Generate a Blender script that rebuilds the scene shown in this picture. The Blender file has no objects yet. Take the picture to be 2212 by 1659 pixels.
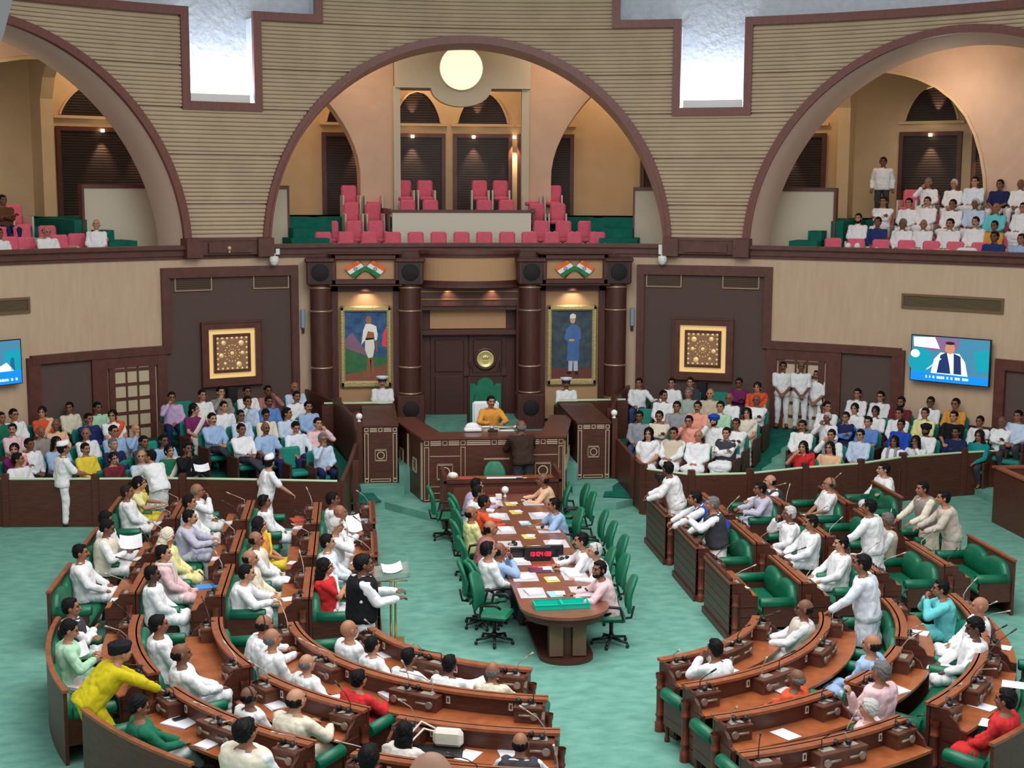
import bpy, bmesh, math, random
import numpy as np
from mathutils import Matrix, Vector
PI=math.pi
sc=bpy.context.scene; COL=sc.collection
# ---------------- camera ----------------
FPX=3000.0
CAM=np.array([-2.961,-20.655,6.8]); _p,_w,_r=[math.radians(a) for a in (7.9237,6.5265,0.2469)]
CF=np.array([math.sin(_w)*math.cos(_p),math.cos(_w)*math.cos(_p),-math.sin(_p)])
_R=np.array([math.cos(_w),-math.sin(_w),0.0]); _U=np.cross(_R,CF)
CR=_R*math.cos(_r)+_U*math.sin(_r); CU=-_R*math.sin(_r)+_U*math.cos(_r)
cd=bpy.data.cameras.new('camera'); cam=bpy.data.objects.new('camera',cd); COL.objects.link(cam)
cd.sensor_width=36.0; cd.lens=36.0*FPX/2212.0; cd.clip_start=.1; cd.clip_end=200
cam.matrix_world=Matrix(((CR[0],CU[0],-CF[0],CAM[0]),(CR[1],CU[1],-CF[1],CAM[1]),(CR[2],CU[2],-CF[2],CAM[2]),(0,0,0,1)))
sc.camera=cam
# ---------------- world, lights, exposure ----------------
wd=bpy.data.worlds.new('world'); sc.world=wd; wd.use_nodes=True
wd.node_tree.nodes['Background'].inputs[0].default_value=(0.93,0.97,1.0,1)
wd.node_tree.nodes['Background'].inputs[1].default_value=0.72
sc.view_settings.view_transform='Standard'; sc.view_settings.look='None'; sc.view_settings.exposure=0.0; sc.view_settings.gamma=1; sc.view_settings.use_curve_mapping=False
def area(name,loc,rot,sx,sy,power,col=(1,1,1),shape='RECTANGLE',spread=180):
    l=bpy.data.lights.new(name,'AREA'); l.shape=shape; l.size=sx; l.size_y=sy; l.energy=power; l.color=col; l.spread=math.radians(spread)
    o=bpy.data.objects.new(name,l); COL.objects.link(o); o.location=loc; o.rotation_euler=rot; return o
area('dome_light',(0,-1,13.4),(0,0,0),13,13,1750,(1,.98,.95),'DISK')
area('dome_light',(0,-10,12.6),(math.radians(38),0,0),12,4,1100,(1,.98,.95))
def spot(name,loc,target,power,col,angle=60,blend=.6,rad=.03):
    l=bpy.data.lights.new(name,'SPOT'); l.energy=power; l.color=col; l.spot_size=math.radians(angle); l.spot_blend=blend; l.shadow_soft_size=rad
    o=bpy.data.objects.new(name,l); COL.objects.link(o); o.location=loc
    o.rotation_euler=(Vector(target)-Vector(loc)).to_track_quat('-Z','Y').to_euler(); return o
def point(name,loc,power,col,rad=.2):
    l=bpy.data.lights.new(name,'POINT'); l.energy=power; l.color=col; l.shadow_soft_size=rad
    o=bpy.data.objects.new(name,l); COL.objects.link(o); o.location=loc; return o
# pixel of the photograph -> point of the place
def ray(x,y): return CF+CR*((x-1106)/FPX)-CU*((y-829.5)/FPX)
def at_z(x,y,h): d=ray(x,y); return CAM+d*((h-CAM[2])/d[2])
def at_y(x,y,Y): d=ray(x,y); return CAM+d*((Y-CAM[1])/d[1])
def at_r(x,y,R,cx=0,cy=0):
    d=ray(x,y); ox,oy=CAM[0]-cx,CAM[1]-cy
    a=d[0]**2+d[1]**2; b=ox*d[0]+oy*d[1]; c=ox*ox+oy*oy-R*R
    return CAM+d*((-b+math.sqrt(max(b*b-a*c,0)))/a)
def th_of(P): return math.degrees(math.atan2(P[0],P[1]))
def pc(th,R,z=0): t=math.radians(th); return (R*math.sin(t),R*math.cos(t),z)
# ---------------- materials ----------------
MATS={}
def lin(c): return tuple((v/255.0/12.92 if v/255.0<=.04045 else ((v/255.0+.055)/1.055)**2.4) for v in c)
def mat(name,c=(200,200,200),rough=.6,metal=0,emit=0,c2=None,scale=8.0,stretch=(1,1,1),bump=0,bscale=None,objcol=False,spec=.5,kind='noise',detail=3,alpha=None,coat=0,trans=0):
    if name in MATS: return MATS[name]
    m=bpy.data.materials.new(name); m.use_nodes=True; nt=m.node_tree; N=nt.nodes; L=nt.links; b=N['Principled BSDF']
    col=(*lin(c),1); b.inputs['Base Color'].default_value=col; b.inputs['Roughness'].default_value=rough; b.inputs['Metallic'].default_value=metal
    b.inputs['Specular IOR Level'].default_value=spec
    if coat: b.inputs['Coat Weight'].default_value=coat; b.inputs['Coat Roughness'].default_value=.25
    if trans: b.inputs['Transmission Weight'].default_value=trans
    if emit: b.inputs['Emission Color'].default_value=col; b.inputs['Emission Strength'].default_value=emit
    tc=N.new('ShaderNodeTexCoord'); mp=N.new('ShaderNodeMapping'); mp.inputs['Scale'].default_value=stretch; L.new(tc.outputs['Object'],mp.inputs['Vector'])
    src=None
    if objcol:
        oi=N.new('ShaderNodeObjectInfo'); src=oi.outputs['Color']
    if c2 is not None or objcol:
        if kind=='wave':
            n=N.new('ShaderNodeTexWave'); n.inputs['Scale'].default_value=scale; n.inputs['Distortion'].default_value=6; n.inputs['Detail'].default_value=3; n.bands_direction='X'; out=n.outputs['Fac']
        else:
            n=N.new('ShaderNodeTexNoise'); n.inputs['Scale'].default_value=scale; n.inputs['Detail'].default_value=detail; out=n.outputs['Fac']
        L.new(mp.outputs[0],n.inputs['Vector'])
        if objcol:
            hs=N.new('ShaderNodeHueSaturation'); mr=N.new('ShaderNodeMapRange'); mr.inputs[3].default_value=.93; mr.inputs[4].default_value=1.05
            L.new(out,mr.inputs[0]); L.new(mr.outputs[0],hs.inputs['Value']); L.new(src,hs.inputs['Color']); L.new(hs.outputs[0],b.inputs['Base Color'])
        else:
            r=N.new('ShaderNodeValToRGB'); r.color_ramp.elements[0].position=.3; r.color_ramp.elements[1].position=.7
            r.color_ramp.elements[0].color=col; r.color_ramp.elements[1].color=(*lin(c2),1); L.new(out,r.inputs[0]); L.new(r.outputs[0],b.inputs['Base Color'])
    if bump:
        n=N.new('ShaderNodeTexNoise'); n.inputs['Scale'].default_value=bscale or scale; n.inputs['Detail'].default_value=3; L.new(mp.outputs[0],n.inputs['Vector'])
        bp=N.new('ShaderNodeBump'); bp.inputs['Strength'].default_value=bump; bp.inputs['Distance'].default_value=.03; L.new(n.outputs['Fac'],bp.inputs['Height']); L.new(bp.outputs[0],b.inputs['Normal'])
    MATS[name]=m; return m
WOOD=mat('dark_wood',(94,50,36),.42,c2=(68,34,26),scale=5,stretch=(1,1,12),bump=.05,bscale=30)
WOODF=mat('facade_wood',(88,46,38),.45,c2=(72,36,31),scale=4,stretch=(4,4,.6))
TRIM=mat('trim_wood',(124,68,60),.42,c2=(108,58,50),scale=6,stretch=(3,3,1))
TRIMD=mat('trim_wood_dark',(102,58,48),.45,c2=(84,46,38),scale=6)
TOPW=mat('desktop_wood',(174,98,56),.33,c2=(148,78,42),scale=6,stretch=(1,1,1),coat=.25)
RIMW=mat('rim_wood',(158,90,56),.38,c2=(134,72,44),scale=10)
BOXW=mat('box_wood',(104,60,44),.42,c2=(88,48,35),scale=8)
GREEN=mat('green_leather',(14,112,82),.38,c2=(10,96,70),scale=5,bump=.12,bscale=9)
TEAL=mat('teal_leather',(22,140,124),.5,c2=(16,124,110),scale=6,bump=.1,bscale=10)
SWIV=mat('swivel_green',(14,120,88),.5,c2=(10,104,76),scale=6)
BLACKP=mat('black_plastic',(24,24,27),.45)
DARK=mat('dark_fabric',(30,24,26),.8)
BRASS=mat('brass',(200,176,120),.28,metal=.85)
STEEL=mat('steel',(190,190,190),.3,metal=.9)
PAPER=mat('paper',(238,236,242),.8,c2=(228,226,234),scale=20)
def clothmat(n,sc_=7,bm=.5): return mat(n,(200,200,200),.85,objcol=True,scale=sc_,bump=bm,bscale=9,stretch=(1.6,1.6,.8),spec=.2)
CLOTH=clothmat('cloth'); SKIN=mat('skin',(150,100,75),.55,objcol=True,scale=6,bump=.03); HAIR=mat('hair',(20,18,18),.55,objcol=True,scale=60,bump=.5,bscale=70,spec=.18)
# ---------------- mesh building ----------------
class MB:
    def __init__(s,mapf=None): s.v=[]; s.f=[]; s.sm=[]; s.M=None; s.map=mapf
    def add(s,vs,fs,smooth=False):
        o=len(s.v)
        if s.M is not None: vs=[tuple(s.M@Vector(v)) for v in vs]
        if s.map: vs=[s.map(*v) for v in vs]
        s.v+=[tuple(v) for v in vs]; s.f+=[tuple(i+o for i in f) for f in fs]; s.sm+=[smooth]*len(fs); return s
    def box(s,x0,x1,y0,y1,z0,z1,ch=0,nx=1):
        if ch<=0:
            vs=[];fs=[]
            for i in range(nx+1):
                x=x0+(x1-x0)*i/nx; vs+=[(x,y0,z0),(x,y1,z0),(x,y1,z1),(x,y0,z1)]
            for i in range(nx):
                a=4*i; b=a+4
                for k in range(4): j=(k+1)%4; fs.append((a+k,b+k,b+j,a+j))
            fs+=[(0,1,2,3),(4*nx+3,4*nx+2,4*nx+1,4*nx)]
            return s.add(vs,[f[::-1] for f in fs])
        # rounded in the y-z section and at the x ends
        c=ch; prof=[(y0+c,z0),(y1-c,z0),(y1,z0+c),(y1,z1-c),(y1-c,z1),(y0+c,z1),(y0,z1-c),(y0,z0+c)]
        my,mz=(y0+y1)/2,(z0+z1)/2; hy=max((y1-y0)/2,1e-6); hz=max((z1-z0)/2,1e-6)
        st=[(x0,c)]+[(x0+c+(x1-x0-2*c)*i/nx,0) for i in range(nx+1)]+[(x1,c)]
        vs=[];fs=[]
        for x,d in st:
            ky,kz=(hy-d)/hy,(hz-d)/hz
            vs+=[(x,my+(y-my)*ky,mz+(z-mz)*kz) for y,z in prof]
        n=8
        for i in range(len(st)-1):
            for k in range(n): j=(k+1)%n; fs.append((i*n+j,i*n+n+j,i*n+n+k,i*n+k))
        e=(len(st)-1)*n
        fs+=[tuple(range(n)),tuple(e+k for k in reversed(range(n)))]
        return s.add(vs,[f[::-1] for f in fs])
    def prism(s,poly,axis,a0,a1,n=1):
        """poly: 2D points in the other two axes (kept in order), extruded along axis a0..a1"""
        vs=[];fs=[];m=len(poly)
        for i in range(n+1):
            a=a0+(a1-a0)*i/n
            for p,q in poly: vs.append((a,p,q) if axis=='x' else ((p,a,q) if axis=='y' else (p,q,a)))
        for i in range(n):
            for k in range(m): j=(k+1)%m; fs.append((i*m+k,i*m+j,i*m+m+j,i*m+m+k))
        fs+=[tuple(reversed(range(m))),tuple(n*m+k for k in range(m))]
        return s.add(vs,fs)
    def tube(s,pts,rad,n=8,caps=True,flat=1.0):
        pts=[Vector(p) for p in pts]; m=len(pts)
        if not hasattr(rad,'__len__'): rad=[rad]*m
        vs=[];fs=[]; prev=None
        for i,p in enumerate(pts):
            t=(pts[min(i+1,m-1)]-pts[max(i-1,0)]).normalized()
            if prev is None:
                a=Vector((0,0,1)) if abs(t.z)<.9 else Vector((1,0,0)); u=t.cross(a).normalized()
            else: u=(prev-t*prev.dot(t)).normalized()
            w=t.cross(u); prev=u
            for k in range(n):
                an=2*PI*k/n; q=p+(u*math.cos(an)+w*math.sin(an)*flat)*rad[i]; vs.append(tuple(q))
        for i in range(m-1):
            for k in range(n): j=(k+1)%n; fs.append((i*n+k,i*n+j,i*n+n+j,i*n+n+k))
        s.add(vs,fs,True)
        if caps: 
            o=len(s.v)-m*n; s.f+=[tuple(o+k for k in reversed(range(n))),tuple(o+(m-1)*n+k for k in range(n))]; s.sm+=[False,False]
        return s
    def lathe(s,prof,n=16,c=(0,0,0),smooth=True,a0=0,a1=2*PI):
        vs=[];fs=[];m=len(prof); full=abs(a1-a0-2*PI)<1e-6; cols=n if full else n+1
        for k in range(cols):
            an=a0+(a1-a0)*k/n
            for r,z in prof: vs.append((c[0]+r*math.cos(an),c[1]+r*math.sin(an),c[2]+z))
        for k in range(n):
            j=(k+1)%cols
            for i in range(m-1): fs.append((k*m+i,j*m+i,j*m+i+1,k*m+i+1))
        return s.add(vs,fs,smooth)
    def cyl(s,p0,p1,r,n=16,r1=None):
        s.tube([p0,p1],[r,r if r1 is None else r1],n); return s
    def sphere(s,c,r,nu=12,nv=8,M=None):
        rx,ry,rz=r if hasattr(r,'__len__') else (r,r,r); vs=[(0,0,rz)];fs=[]
        for i in range(1,nv):
            a=PI*i/nv
            for k in range(nu): b=2*PI*k/nu; vs.append((rx*math.sin(a)*math.cos(b),ry*math.sin(a)*math.sin(b),rz*math.cos(a)))
        vs.append((0,0,-rz))
        if M is not None: vs=[tuple(M@Vector(v)) for v in vs]
        vs=[(v[0]+c[0],v[1]+c[1],v[2]+c[2]) for v in vs]
        for k in range(nu): fs.append((0,1+k,1+(k+1)%nu))
        for i in range(nv-2):
            for k in range(nu): a=1+i*nu; j=(k+1)%nu; fs.append((a+k,a+nu+k,a+nu+j,a+j))
        e=len(vs)-1; a=1+(nv-2)*nu
        for k in range(nu): fs.append((a+k,e,a+(k+1)%nu))
        return s.add(vs,fs,True)
    def cylbox(s,R0,R1,t0,t1,z0,z1,step=1.0):
        n=max(1,int(abs(t1-t0)/step+.5)); vs=[];fs=[]
        for i in range(n+1):
            t=t0+(t1-t0)*i/n
            vs+=[pc(t,R0,z0),pc(t,R1,z0),pc(t,R1,z1),pc(t,R0,z1)]
        for i in range(n):
            a=4*i;b=a+4
            for k in range(4): j=(k+1)%4; fs.append((a+k,a+j,b+j,b+k))
        fs+=[(3,2,1,0),(4*n,4*n+1,4*n+2,4*n+3)]
        return s.add(vs,fs)
    def strip(s,path,w,R0,R1,closed=False,sub=.8):
        """path of (theta deg, z) on the cylinder, ribbon of width w between radii"""
        Rm=(R0+R1)/2; P=[]
        for i in range(len(path)-(0 if closed else 1)):
            a=path[i]; b=path[(i+1)%len(path)]; n=max(1,int(abs(b[0]-a[0])/sub))
            for k in range(n): P.append((math.radians(a[0]+(b[0]-a[0])*k/n)*Rm,a[1]+(b[1]-a[1])*k/n))
        if not closed: P.append((math.radians(path[-1][0])*Rm,path[-1][1]))
        m=len(P); vs=[]
        for i in range(m):
            p=Vector(P[i]); a=Vector(P[i-1]) if (i>0 or closed) else None; b=Vector(P[(i+1)%m]) if (i<m-1 or closed) else None
            d1=(p-a).normalized() if a is not None else None; d2=(b-p).normalized() if b is not None else None
            if d1 is None: d1=d2
            if d2 is None: d2=d1
            nrm=Vector((-(d1+d2).y,(d1+d2).x)).normalized(); k=1/max(.3,nrm.dot(Vector((-d1.y,d1.x))))
            for q,R in ((p-nrm*w/2*k,R0),(p-nrm*w/2*k,R1),(p+nrm*w/2*k,R1),(p+nrm*w/2*k,R0)):
                t=q.x/Rm; vs.append((R*math.sin(t),R*math.cos(t),q.y))
        fs=[]
        for i in range(m if closed else m-1):
            a=4*i;b=4*((i+1)%m)
            for k in range(4): j=(k+1)%4; fs.append((a+k,b+k,b+j,a+j))
        if not closed: fs+=[(0,1,2,3),(4*m-1,4*m-2,4*m-3,4*m-4)]
        return s.add(vs,fs)
    def mesh(s,name,origin=(0,0,0)):
        me=bpy.data.meshes.new(name); v=np.array(s.v,dtype=float)-np.array(origin,dtype=float)
        me.from_pydata([tuple(x) for x in v],[],s.f); me.polygons.foreach_set('use_smooth',s.sm); me.update(); return me
    def build(s,name,m,parent=None,origin=None,recalc=True,kind=None):
        """links ONE mesh object; with a parent Empty at a world place the vertices are made relative to it"""
        if origin is None: origin=tuple(parent['_o']) if parent is not None and '_o' in parent.keys() else (0,0,0)
        me=s.mesh(name,origin)
        if recalc:
            bm=bmesh.new(); bm.from_mesh(me); bmesh.ops.recalc_face_normals(bm,faces=bm.faces); bm.to_mesh(me); bm.free()
        me.materials.append(m)
        o=bpy.data.objects.new(name,me); COL.objects.link(o)
        if parent is not None: o.parent=parent
        else: o.location=origin
        if kind: o['kind']=kind
        return o
def tag(o,label=None,cat=None,group=None,kind=None):
    if label: o['label']=label
    if cat: o['category']=cat
    if group: o['group']=group
    if kind: o['kind']=kind
    return o
def thing(name,label,cat,loc=(0,0,0),rz=0,group=None,world=False):
    """Empty at the thing's base. world=True: child meshes are written in world coordinates and shifted here"""
    o=bpy.data.objects.new(name,None); COL.objects.link(o); o.location=tuple(float(x) for x in loc); o.rotation_euler=(0,0,rz); o.empty_display_size=.1
    if world: o['_o']=[float(x) for x in loc]
    return tag(o,label,cat,group)
def sub(parent,o):
    o.parent=parent; return o
def copy_tree(o,parent=None):
    c=o.copy(); COL.objects.link(c)
    if parent is not None: c.parent=parent
    for ch in list(o.children): copy_tree(ch,c)
    return c
def struct(name,mb,m,parent=None,**k):
    o=mb.build(name,m,parent,**k)
    if parent is None: o['kind']='structure'
    return o
# ================= ROOM SHELL =================
RW=15.5
CARPET=mat('carpet',(120,172,158),.95,c2=(94,148,135),scale=3.2,detail=10,stretch=(1,1.6,1),bump=.2,bscale=26,spec=.1)
CARPETD=mat('carpet_dark',(34,112,98),.95,c2=(24,96,84),scale=4,bump=.15,bscale=30,spec=.1)
BEIGE=mat('beige_wall',(206,178,152),.85,c2=(198,168,142),scale=3,stretch=(3,3,.5),bump=.05,bscale=40)
CLAD=mat('clad_wall',(198,176,148),.8,c2=(186,164,138),scale=1.5)
WHITEW=mat('white_stucco',(214,220,228),.9,c2=(200,206,216),scale=6,bump=1.0,bscale=7)
CREAM=mat('cream_wall',(226,196,156),.8,c2=(220,188,148),scale=2)
PINKW=mat('pink_beige_wall',(222,186,162),.8,c2=(214,178,154),scale=2)
SAGE=mat('sage_wall',(206,194,172),.8)
SOFFIT=mat('soffit_paint',(206,178,164),.7)
PARAPET=mat('parapet_panel',(208,196,176),.75)
GREYF=mat('grey_fabric_panel',(96,78,72),.9,c2=(88,70,66),scale=60,bump=.1,bscale=120)
LOUVRE=mat('dark_louvre',(52,30,24),.5,c2=(40,22,18),scale=5)
WHITEP=mat('white_paint',(232,232,230),.5)
m=MB(); n=96; m.add([(21*math.sin(2*PI*i/n),21*math.cos(2*PI*i/n)-1,0) for i in range(n)],[tuple(reversed(range(n)))])
struct('floor',m,CARPET,recalc=False)
# lower wall
m=MB(); m.cylbox(RW,RW+.3,-112,112,-.02,5.25,1.5); struct('wall_back',m,BEIGE)
# arches: centre 0, +-45.8 ; half width 19.4 deg at z 5.5 ; crown z
ARC=[(-45.8,19.2,10.55),(0,19.3,10.62),(45.8,19.2,10.55)]
def arch_z(th):
    z=0
    for c,h,t in ARC:
        u=abs(th-c)/h
        if u<1: z=max(z,5.3+(t-5.3)*math.sqrt(1-u*u))
    return z
# clad upper wall with real grooves
def clad():
    m=MB(); lv=[]; z=5.5
    joints=[6.42,7.60,8.72,9.70,10.85,12.0]
    while z<12.2:
        nxt=min([j for j in joints if j>z+1e-6]+[12.2]); k=max(1,round((nxt-z)/.098)); h=(nxt-z)/k
        for i in range(k):
            a=z+i*h; g=.024 if i else .06; dd=.045 if i else .10
            lv+=[(a,dd),(a+g*.5,dd),(a+g,0),(a+h*.5,-.012),(a+h-.004,0)]
        z=nxt
    T=np.arange(-66,66.01,.3); vs=[];fs=[]; n=len(lv)
    for t in T:
        za=arch_z(t); slot=19.9<abs(t)<26.3
        top=12.2 if abs(t)<14.1 else (8.85 if slot else 11.0)
        for z,d in lv: vs.append(pc(t,RW+d,min(max(z,za),top)))
    for i in range(len(T)-1):
        for k in range(n-1):
            a=i*n+k; q=(a,a+n,a+n+1,a+1)
            if abs(vs[a][2]-vs[a+1][2])<1e-5 and abs(vs[a+n][2]-vs[a+n+1][2])<1e-5 : continue
            fs.append(q)
    m.add(vs,fs); return m
struct('wall_clad',clad(),CLAD,recalc=False)
# white stucco recess behind the T shaped opening, cove box with its lamp
m=MB()
for s in (-1,1): m.cylbox(RW+.75,RW+.85,s*19.7,s*26.5,8.6,10.95,.8); m.cylbox(RW+.75,RW+.85,s*14,s*66,10.9,13.6,1.5)
m.cylbox(RW+.1,RW+.2,-14.1,14.1,12.0,13.6,1.5); struct('wall_recess',m,WHITEW)
m=MB(); m.cylbox(RW+.05,RW+.75,-66,-26.3,10.9,10.98,2); m.cylbox(RW+.05,RW+.75,26.3,66,10.9,10.98,2)
for s in (-1,1): m.cylbox(RW+.05,RW+.75,s*19.9,s*14.1,10.9,10.98,1); m.cylbox(RW+.05,RW+.75,s*19.8,s*19.95,8.8,10.98,.2); m.cylbox(RW+.05,RW+.75,s*26.25,s*26.4,8.8,10.98,.2); m.cylbox(RW+.05,RW+.75,s*14.0,s*14.15,10.98,13.6,.2)
struct('trim_1',m,WHITEW)
for s in (-1,1):
    b=MB(); b.cylbox(RW+.12,RW+.17,s*25.85,s*20.35,8.86,9.1,.8); b.cylbox(RW+.12,RW+.74,s*25.85,s*20.35,8.86,8.9,.8)
    root=thing('cove_light','white cove light box at the foot of the %s bright wall slot'%('left' if s<0 else 'right'),'light',pc(s*23.1,RW+.2,8.86),world=True,group='cove lights in the wall slots')
    b.build('light_box',WHITEP,root)
    e=MB(); e.cylbox(RW+.3,RW+.5,s*25.6,s*20.6,8.92,8.96,.8); e.build('lamp_strip',mat('cove_lamp',(235,242,255),emit=70),root)
m=MB()
for s in (-1,1): # T frame
    m.strip([(s*66,11.0),(s*26.42,11.0),(s*26.42,8.8),(s*19.75,8.8),(s*19.75,11.0),(s*14.0,11.0),(s*14.0,12.6)],.2,RW-.07,RW+.1)
struct('trim_2',m,TRIM)
# arch frames + soffits
for i,(c,h,t) in enumerate(ARC):
    P=[(c+h*math.cos(a),5.3+(t-5.3)*math.sin(a)) for a in np.linspace(.02,PI-.02,90)]
    m=MB(); m.strip(P,.17,RW-.1,RW+.12,sub=9); m.strip([(c+(x-c)*.985,5.3+(z-5.3)*.985) for x,z in P],.06,RW-.13,RW-.08,sub=9)
    struct('trim_%d'%(3+i),m,TRIM)
    m=MB(); vs=[];fs=[]; P=[(c+(h-.12)*math.cos(a),5.3+(t-.03-5.3)*math.sin(a)) for a in np.linspace(0,PI,90)]
    Q=[(c+(h-1.6 if i!=1 else h-.75)*math.cos(a),5.0+(t-(.32 if i!=1 else .2)-5.0)*math.sin(a)) for a in np.linspace(0,PI,90)]
    for j,(x,z) in enumerate(P): vs+=[pc(x,RW+.0,z),pc(Q[j][0],RW+.75,Q[j][1]),pc(Q[j][0],RW+.85,Q[j][1]+.3),pc(x,RW+.12,z+.3)]
    for j in range(len(P)-1):
        a=4*j; fs+=[(a,a+1,a+5,a+4),(a+1,a+2,a+6,a+5)]
    m.add(vs,fs,True); struct('arch_soffit',m,SOFFIT)
# wall between bays behind the clad wall
m=MB()
for s in (-1,1): m.cylbox(RW+.1,RW+.7,s*19.6,s*26.2,4.9,8.7,1)
struct('pier',m,SOFFIT)
# fascia rail
m=MB(); m.cylbox(RW-.1,RW+.14,-66,66,5.2,5.36,1); m.cylbox(RW-.2,RW+.2,-66,66,5.36,5.45,1); m.cylbox(RW-.05,RW+.14,-66,66,5.12,5.2,1)
struct('trim_6',m,TRIMD)
m=MB()
for s in (-1,1):
    m.cylbox(RW-.22,RW+.1,s*18.9,s*27.0,5.22,5.60,.8)
    for a in (19.6,26.4): m.cylbox(RW-.34,RW+.1,s*(a-.75),s*(a+.75),5.16,5.62,.5)
    m.cylbox(RW-.28,RW-.2,s*20.9,s*25.0,5.27,5.5,.8); m.cylbox(RW-.25,RW+.1,s*19,s*27,5.56,5.62,.8)
struct('trim_7',m,TRIMD)
# ceiling disc far above
m=MB(); m.cylbox(.1,RW+1,-180,180,13.6,13.8,6); struct('ceiling',m,WHITEP)
# ---- galleries ----
# tiers: seat zones and aisle steps
m=MB()
for c in (-45.8,0,45.8):
    for R,z in (((15.7,4.85),(16.9,5.09),(17.9,5.54),(18.9,6.05)) if c==0 else ((15.7,4.6),(16.9,4.82),(17.9,5.34),(18.9,5.85))): m.cylbox(R,23,c-13.5 if abs(c)>1 else c-12.4,c+13.5 if abs(c)>1 else c+12.4,4.5,z,1.5)
    for R,z,e0,e1 in ((15.95,5.3,16.9,17.2),(16.45,5.55,16.0,15.9),(16.95,5.8,15.45,14.6),(17.5,6.05,15.4,12.9)):
        for s in (-1,1):
            if c==0: m.cylbox(R,23,s*(12.5 if R<17.4 else 11.6),s*e0,4.5,z,1)
            elif s*c<0: m.cylbox(R,23,c+s*(13.4 if R<17 else 12.0),c+s*e1 if e1>13.4 else c+s*13.5,4.5,z,1)
m.cylbox(20.0,23,-66,66,4.5,6.05,1.5)
struct('gallery_floor',m,CARPETD)
# front parapets beside the stairs
m=MB()
for s in (-1,1): m.cylbox(17.5,17.62,s*15.5,s*32.9,4.9,6.82,1)
struct('parapet_wall',m,PARAPET)
m=MB()
for s in (-1,1):
    m.cylbox(17.45,17.68,s*15.4,s*33.1,6.82,6.91,1); m.cylbox(17.45,17.68,s*15.35,s*15.5,4.9,6.9,.2); m.cylbox(17.45,17.68,s*32.95,s*33.15,4.9,6.9,.2)
struct('trim_8',m,TRIMD)
# back wall with openings (panels set in)
m=MB(); m.cylbox(22.5,22.7,-70,70,5.9,12.6,1.5); struct('wall_gallery',m,CREAM)
def panel_bay(c,lo=-1,hi=1):
    out=[]
    for a,b in ((-9.9,-5.35),(-4.65,-.3),(.3,4.9),(5.35,9.8),(15.0,22.4),(-22.4,-15.0)): out.append((c+a,c+b))
    return out
PANS=[(-9.9,-5.35),(-4.65,-.3),(.3,4.95),(5.35,9.8),(15.0,22.0),(-22.0,-15.0),(-29.64,-22.7),(22.7,29.2),(34.6,39.1),(39.85,44.3),(44.9,49.3),(-39.0,-34.6),(-44.3,-39.8)]
gcount=0
PLAB=['left of the left pillar in the centre bay','left of centre inside the centre portal','right of centre inside the centre portal','right of the right pillar in the centre bay','right edge of the centre arch','left edge of the centre arch','wide one in the left bay','left edge of the right bay','behind the standing man in the right bay','second one behind the seats of the right bay','farthest right','left bay beyond the pier','farthest left']
for a,b in PANS:
    if a==15.0 or b==-15.0: pass
    gcount+=1; ctr=(a+b)/2
    root=thing('louvre_panel','dark louvred gallery wall panel, %s'%PLAB[gcount-1],'wall panel',pc(ctr,22.4,6.05),world=True,group='dark louvre panels on the %s gallery wall'%('left' if ctr<-22.3 else 'right' if ctr>22.3 else 'centre'))
    l=MB(); z=6.1
    while z<8.4: l.cylbox(22.43,22.5,a+.25,b-.25,z,z+.055,1.5); z+=.075
    l.cylbox(22.46,22.52,a+.2,b-.2,6.05,8.42,1.5); l.build('louvre',LOUVRE,root)
    f=MB(); f.strip([(a+.15,6.05),(a+.15,8.46),(b-.15,8.46),(b-.15,6.05)],.12,22.36,22.5); f.build('panel_frame',TRIMD,root)
    # pointed lunette over it
    w=(b-a)/2-.35
    root=thing('lunette','dark arched niche over the gallery panel, %s'%PLAB[gcount-1],'wall niche',pc(ctr,22.4,8.82),world=True,group='arched niches of the %s gallery bay'%('left' if ctr<-22.3 else 'right' if ctr>22.3 else 'centre'))
    if abs(ctr)<5: pk=math.copysign(.35,-ctr)*0
    H=.95 if w<3 else .95; l=MB(); N=22; z=0
    def half(zz): return w*math.sqrt(max(0,1-(zz/H)**1.35))
    while z<H-.08:
        t=half(z+.04); l.cylbox(22.43,22.5,ctr-t,ctr+t,8.84+z,8.84+z+.055,1.2); z+=.075
    for k in range(10): t=half(k*H/10+.06); l.cylbox(22.46,22.51,ctr-t,ctr+t,8.82+k*H/10,8.82+(k+1)*H/10,1.2)
    l.build('louvre',LOUVRE,root)
    f=MB(); f.cylbox(22.36,22.5,ctr-w-.5,ctr+w+.5,8.74,8.82,1.2); f.build('sill',CREAM,root)
    f=MB(); f.strip([(ctr+half(H*q)*s_ if q<1 else ctr,8.84+H*q) for s_,qs in ((-1,np.linspace(0,1,12)),(1,np.linspace(.95,0,11))) for q in qs],.05,22.38,22.5,sub=9); f.build('arch_trim',CREAM,root)
# small spotlights over panels and in niches
GL=(1,.82,.52)
for th in (-7.0,-2.9,1.9,5.1,-26.4,-23.4,26.2,36.9,41):
    x,y,_=pc(th,22.25); spot('panel_spot',(x,y,8.36),(x*1.006,y*1.006,6.6),190,GL,58,.7,.02)
for th in (-2.9,2.2,-26.5,37.3):
    x,y,_=pc(th,22.3); spot('niche_spot',(x,y,8.9),(x*1.006,y*1.006,10.2),110,GL,50,.7,.02)
lab={-7.0:'over the far left centre panel',-2.9:'over the left centre panel',1.9:'over the right centre panel',5.1:'at the edge of the right centre panel',-26.4:'over the left bay panel',-23.4:'beside the arch in the left bay',26.2:'beside the arch in the right bay',36.9:'over the right bay panel'}
for th,tx in lab.items():
    b=MB(); x,y,_=pc(th,22.27); b.cyl((x,y,8.38),(x,y,8.46),.05,12); o=b.build('downlight',mat('lamp_glow',(255,225,170),emit=12),origin=(x,y,8.38)); tag(o,'small recessed downlight '+tx,'light','gallery downlights')
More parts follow.
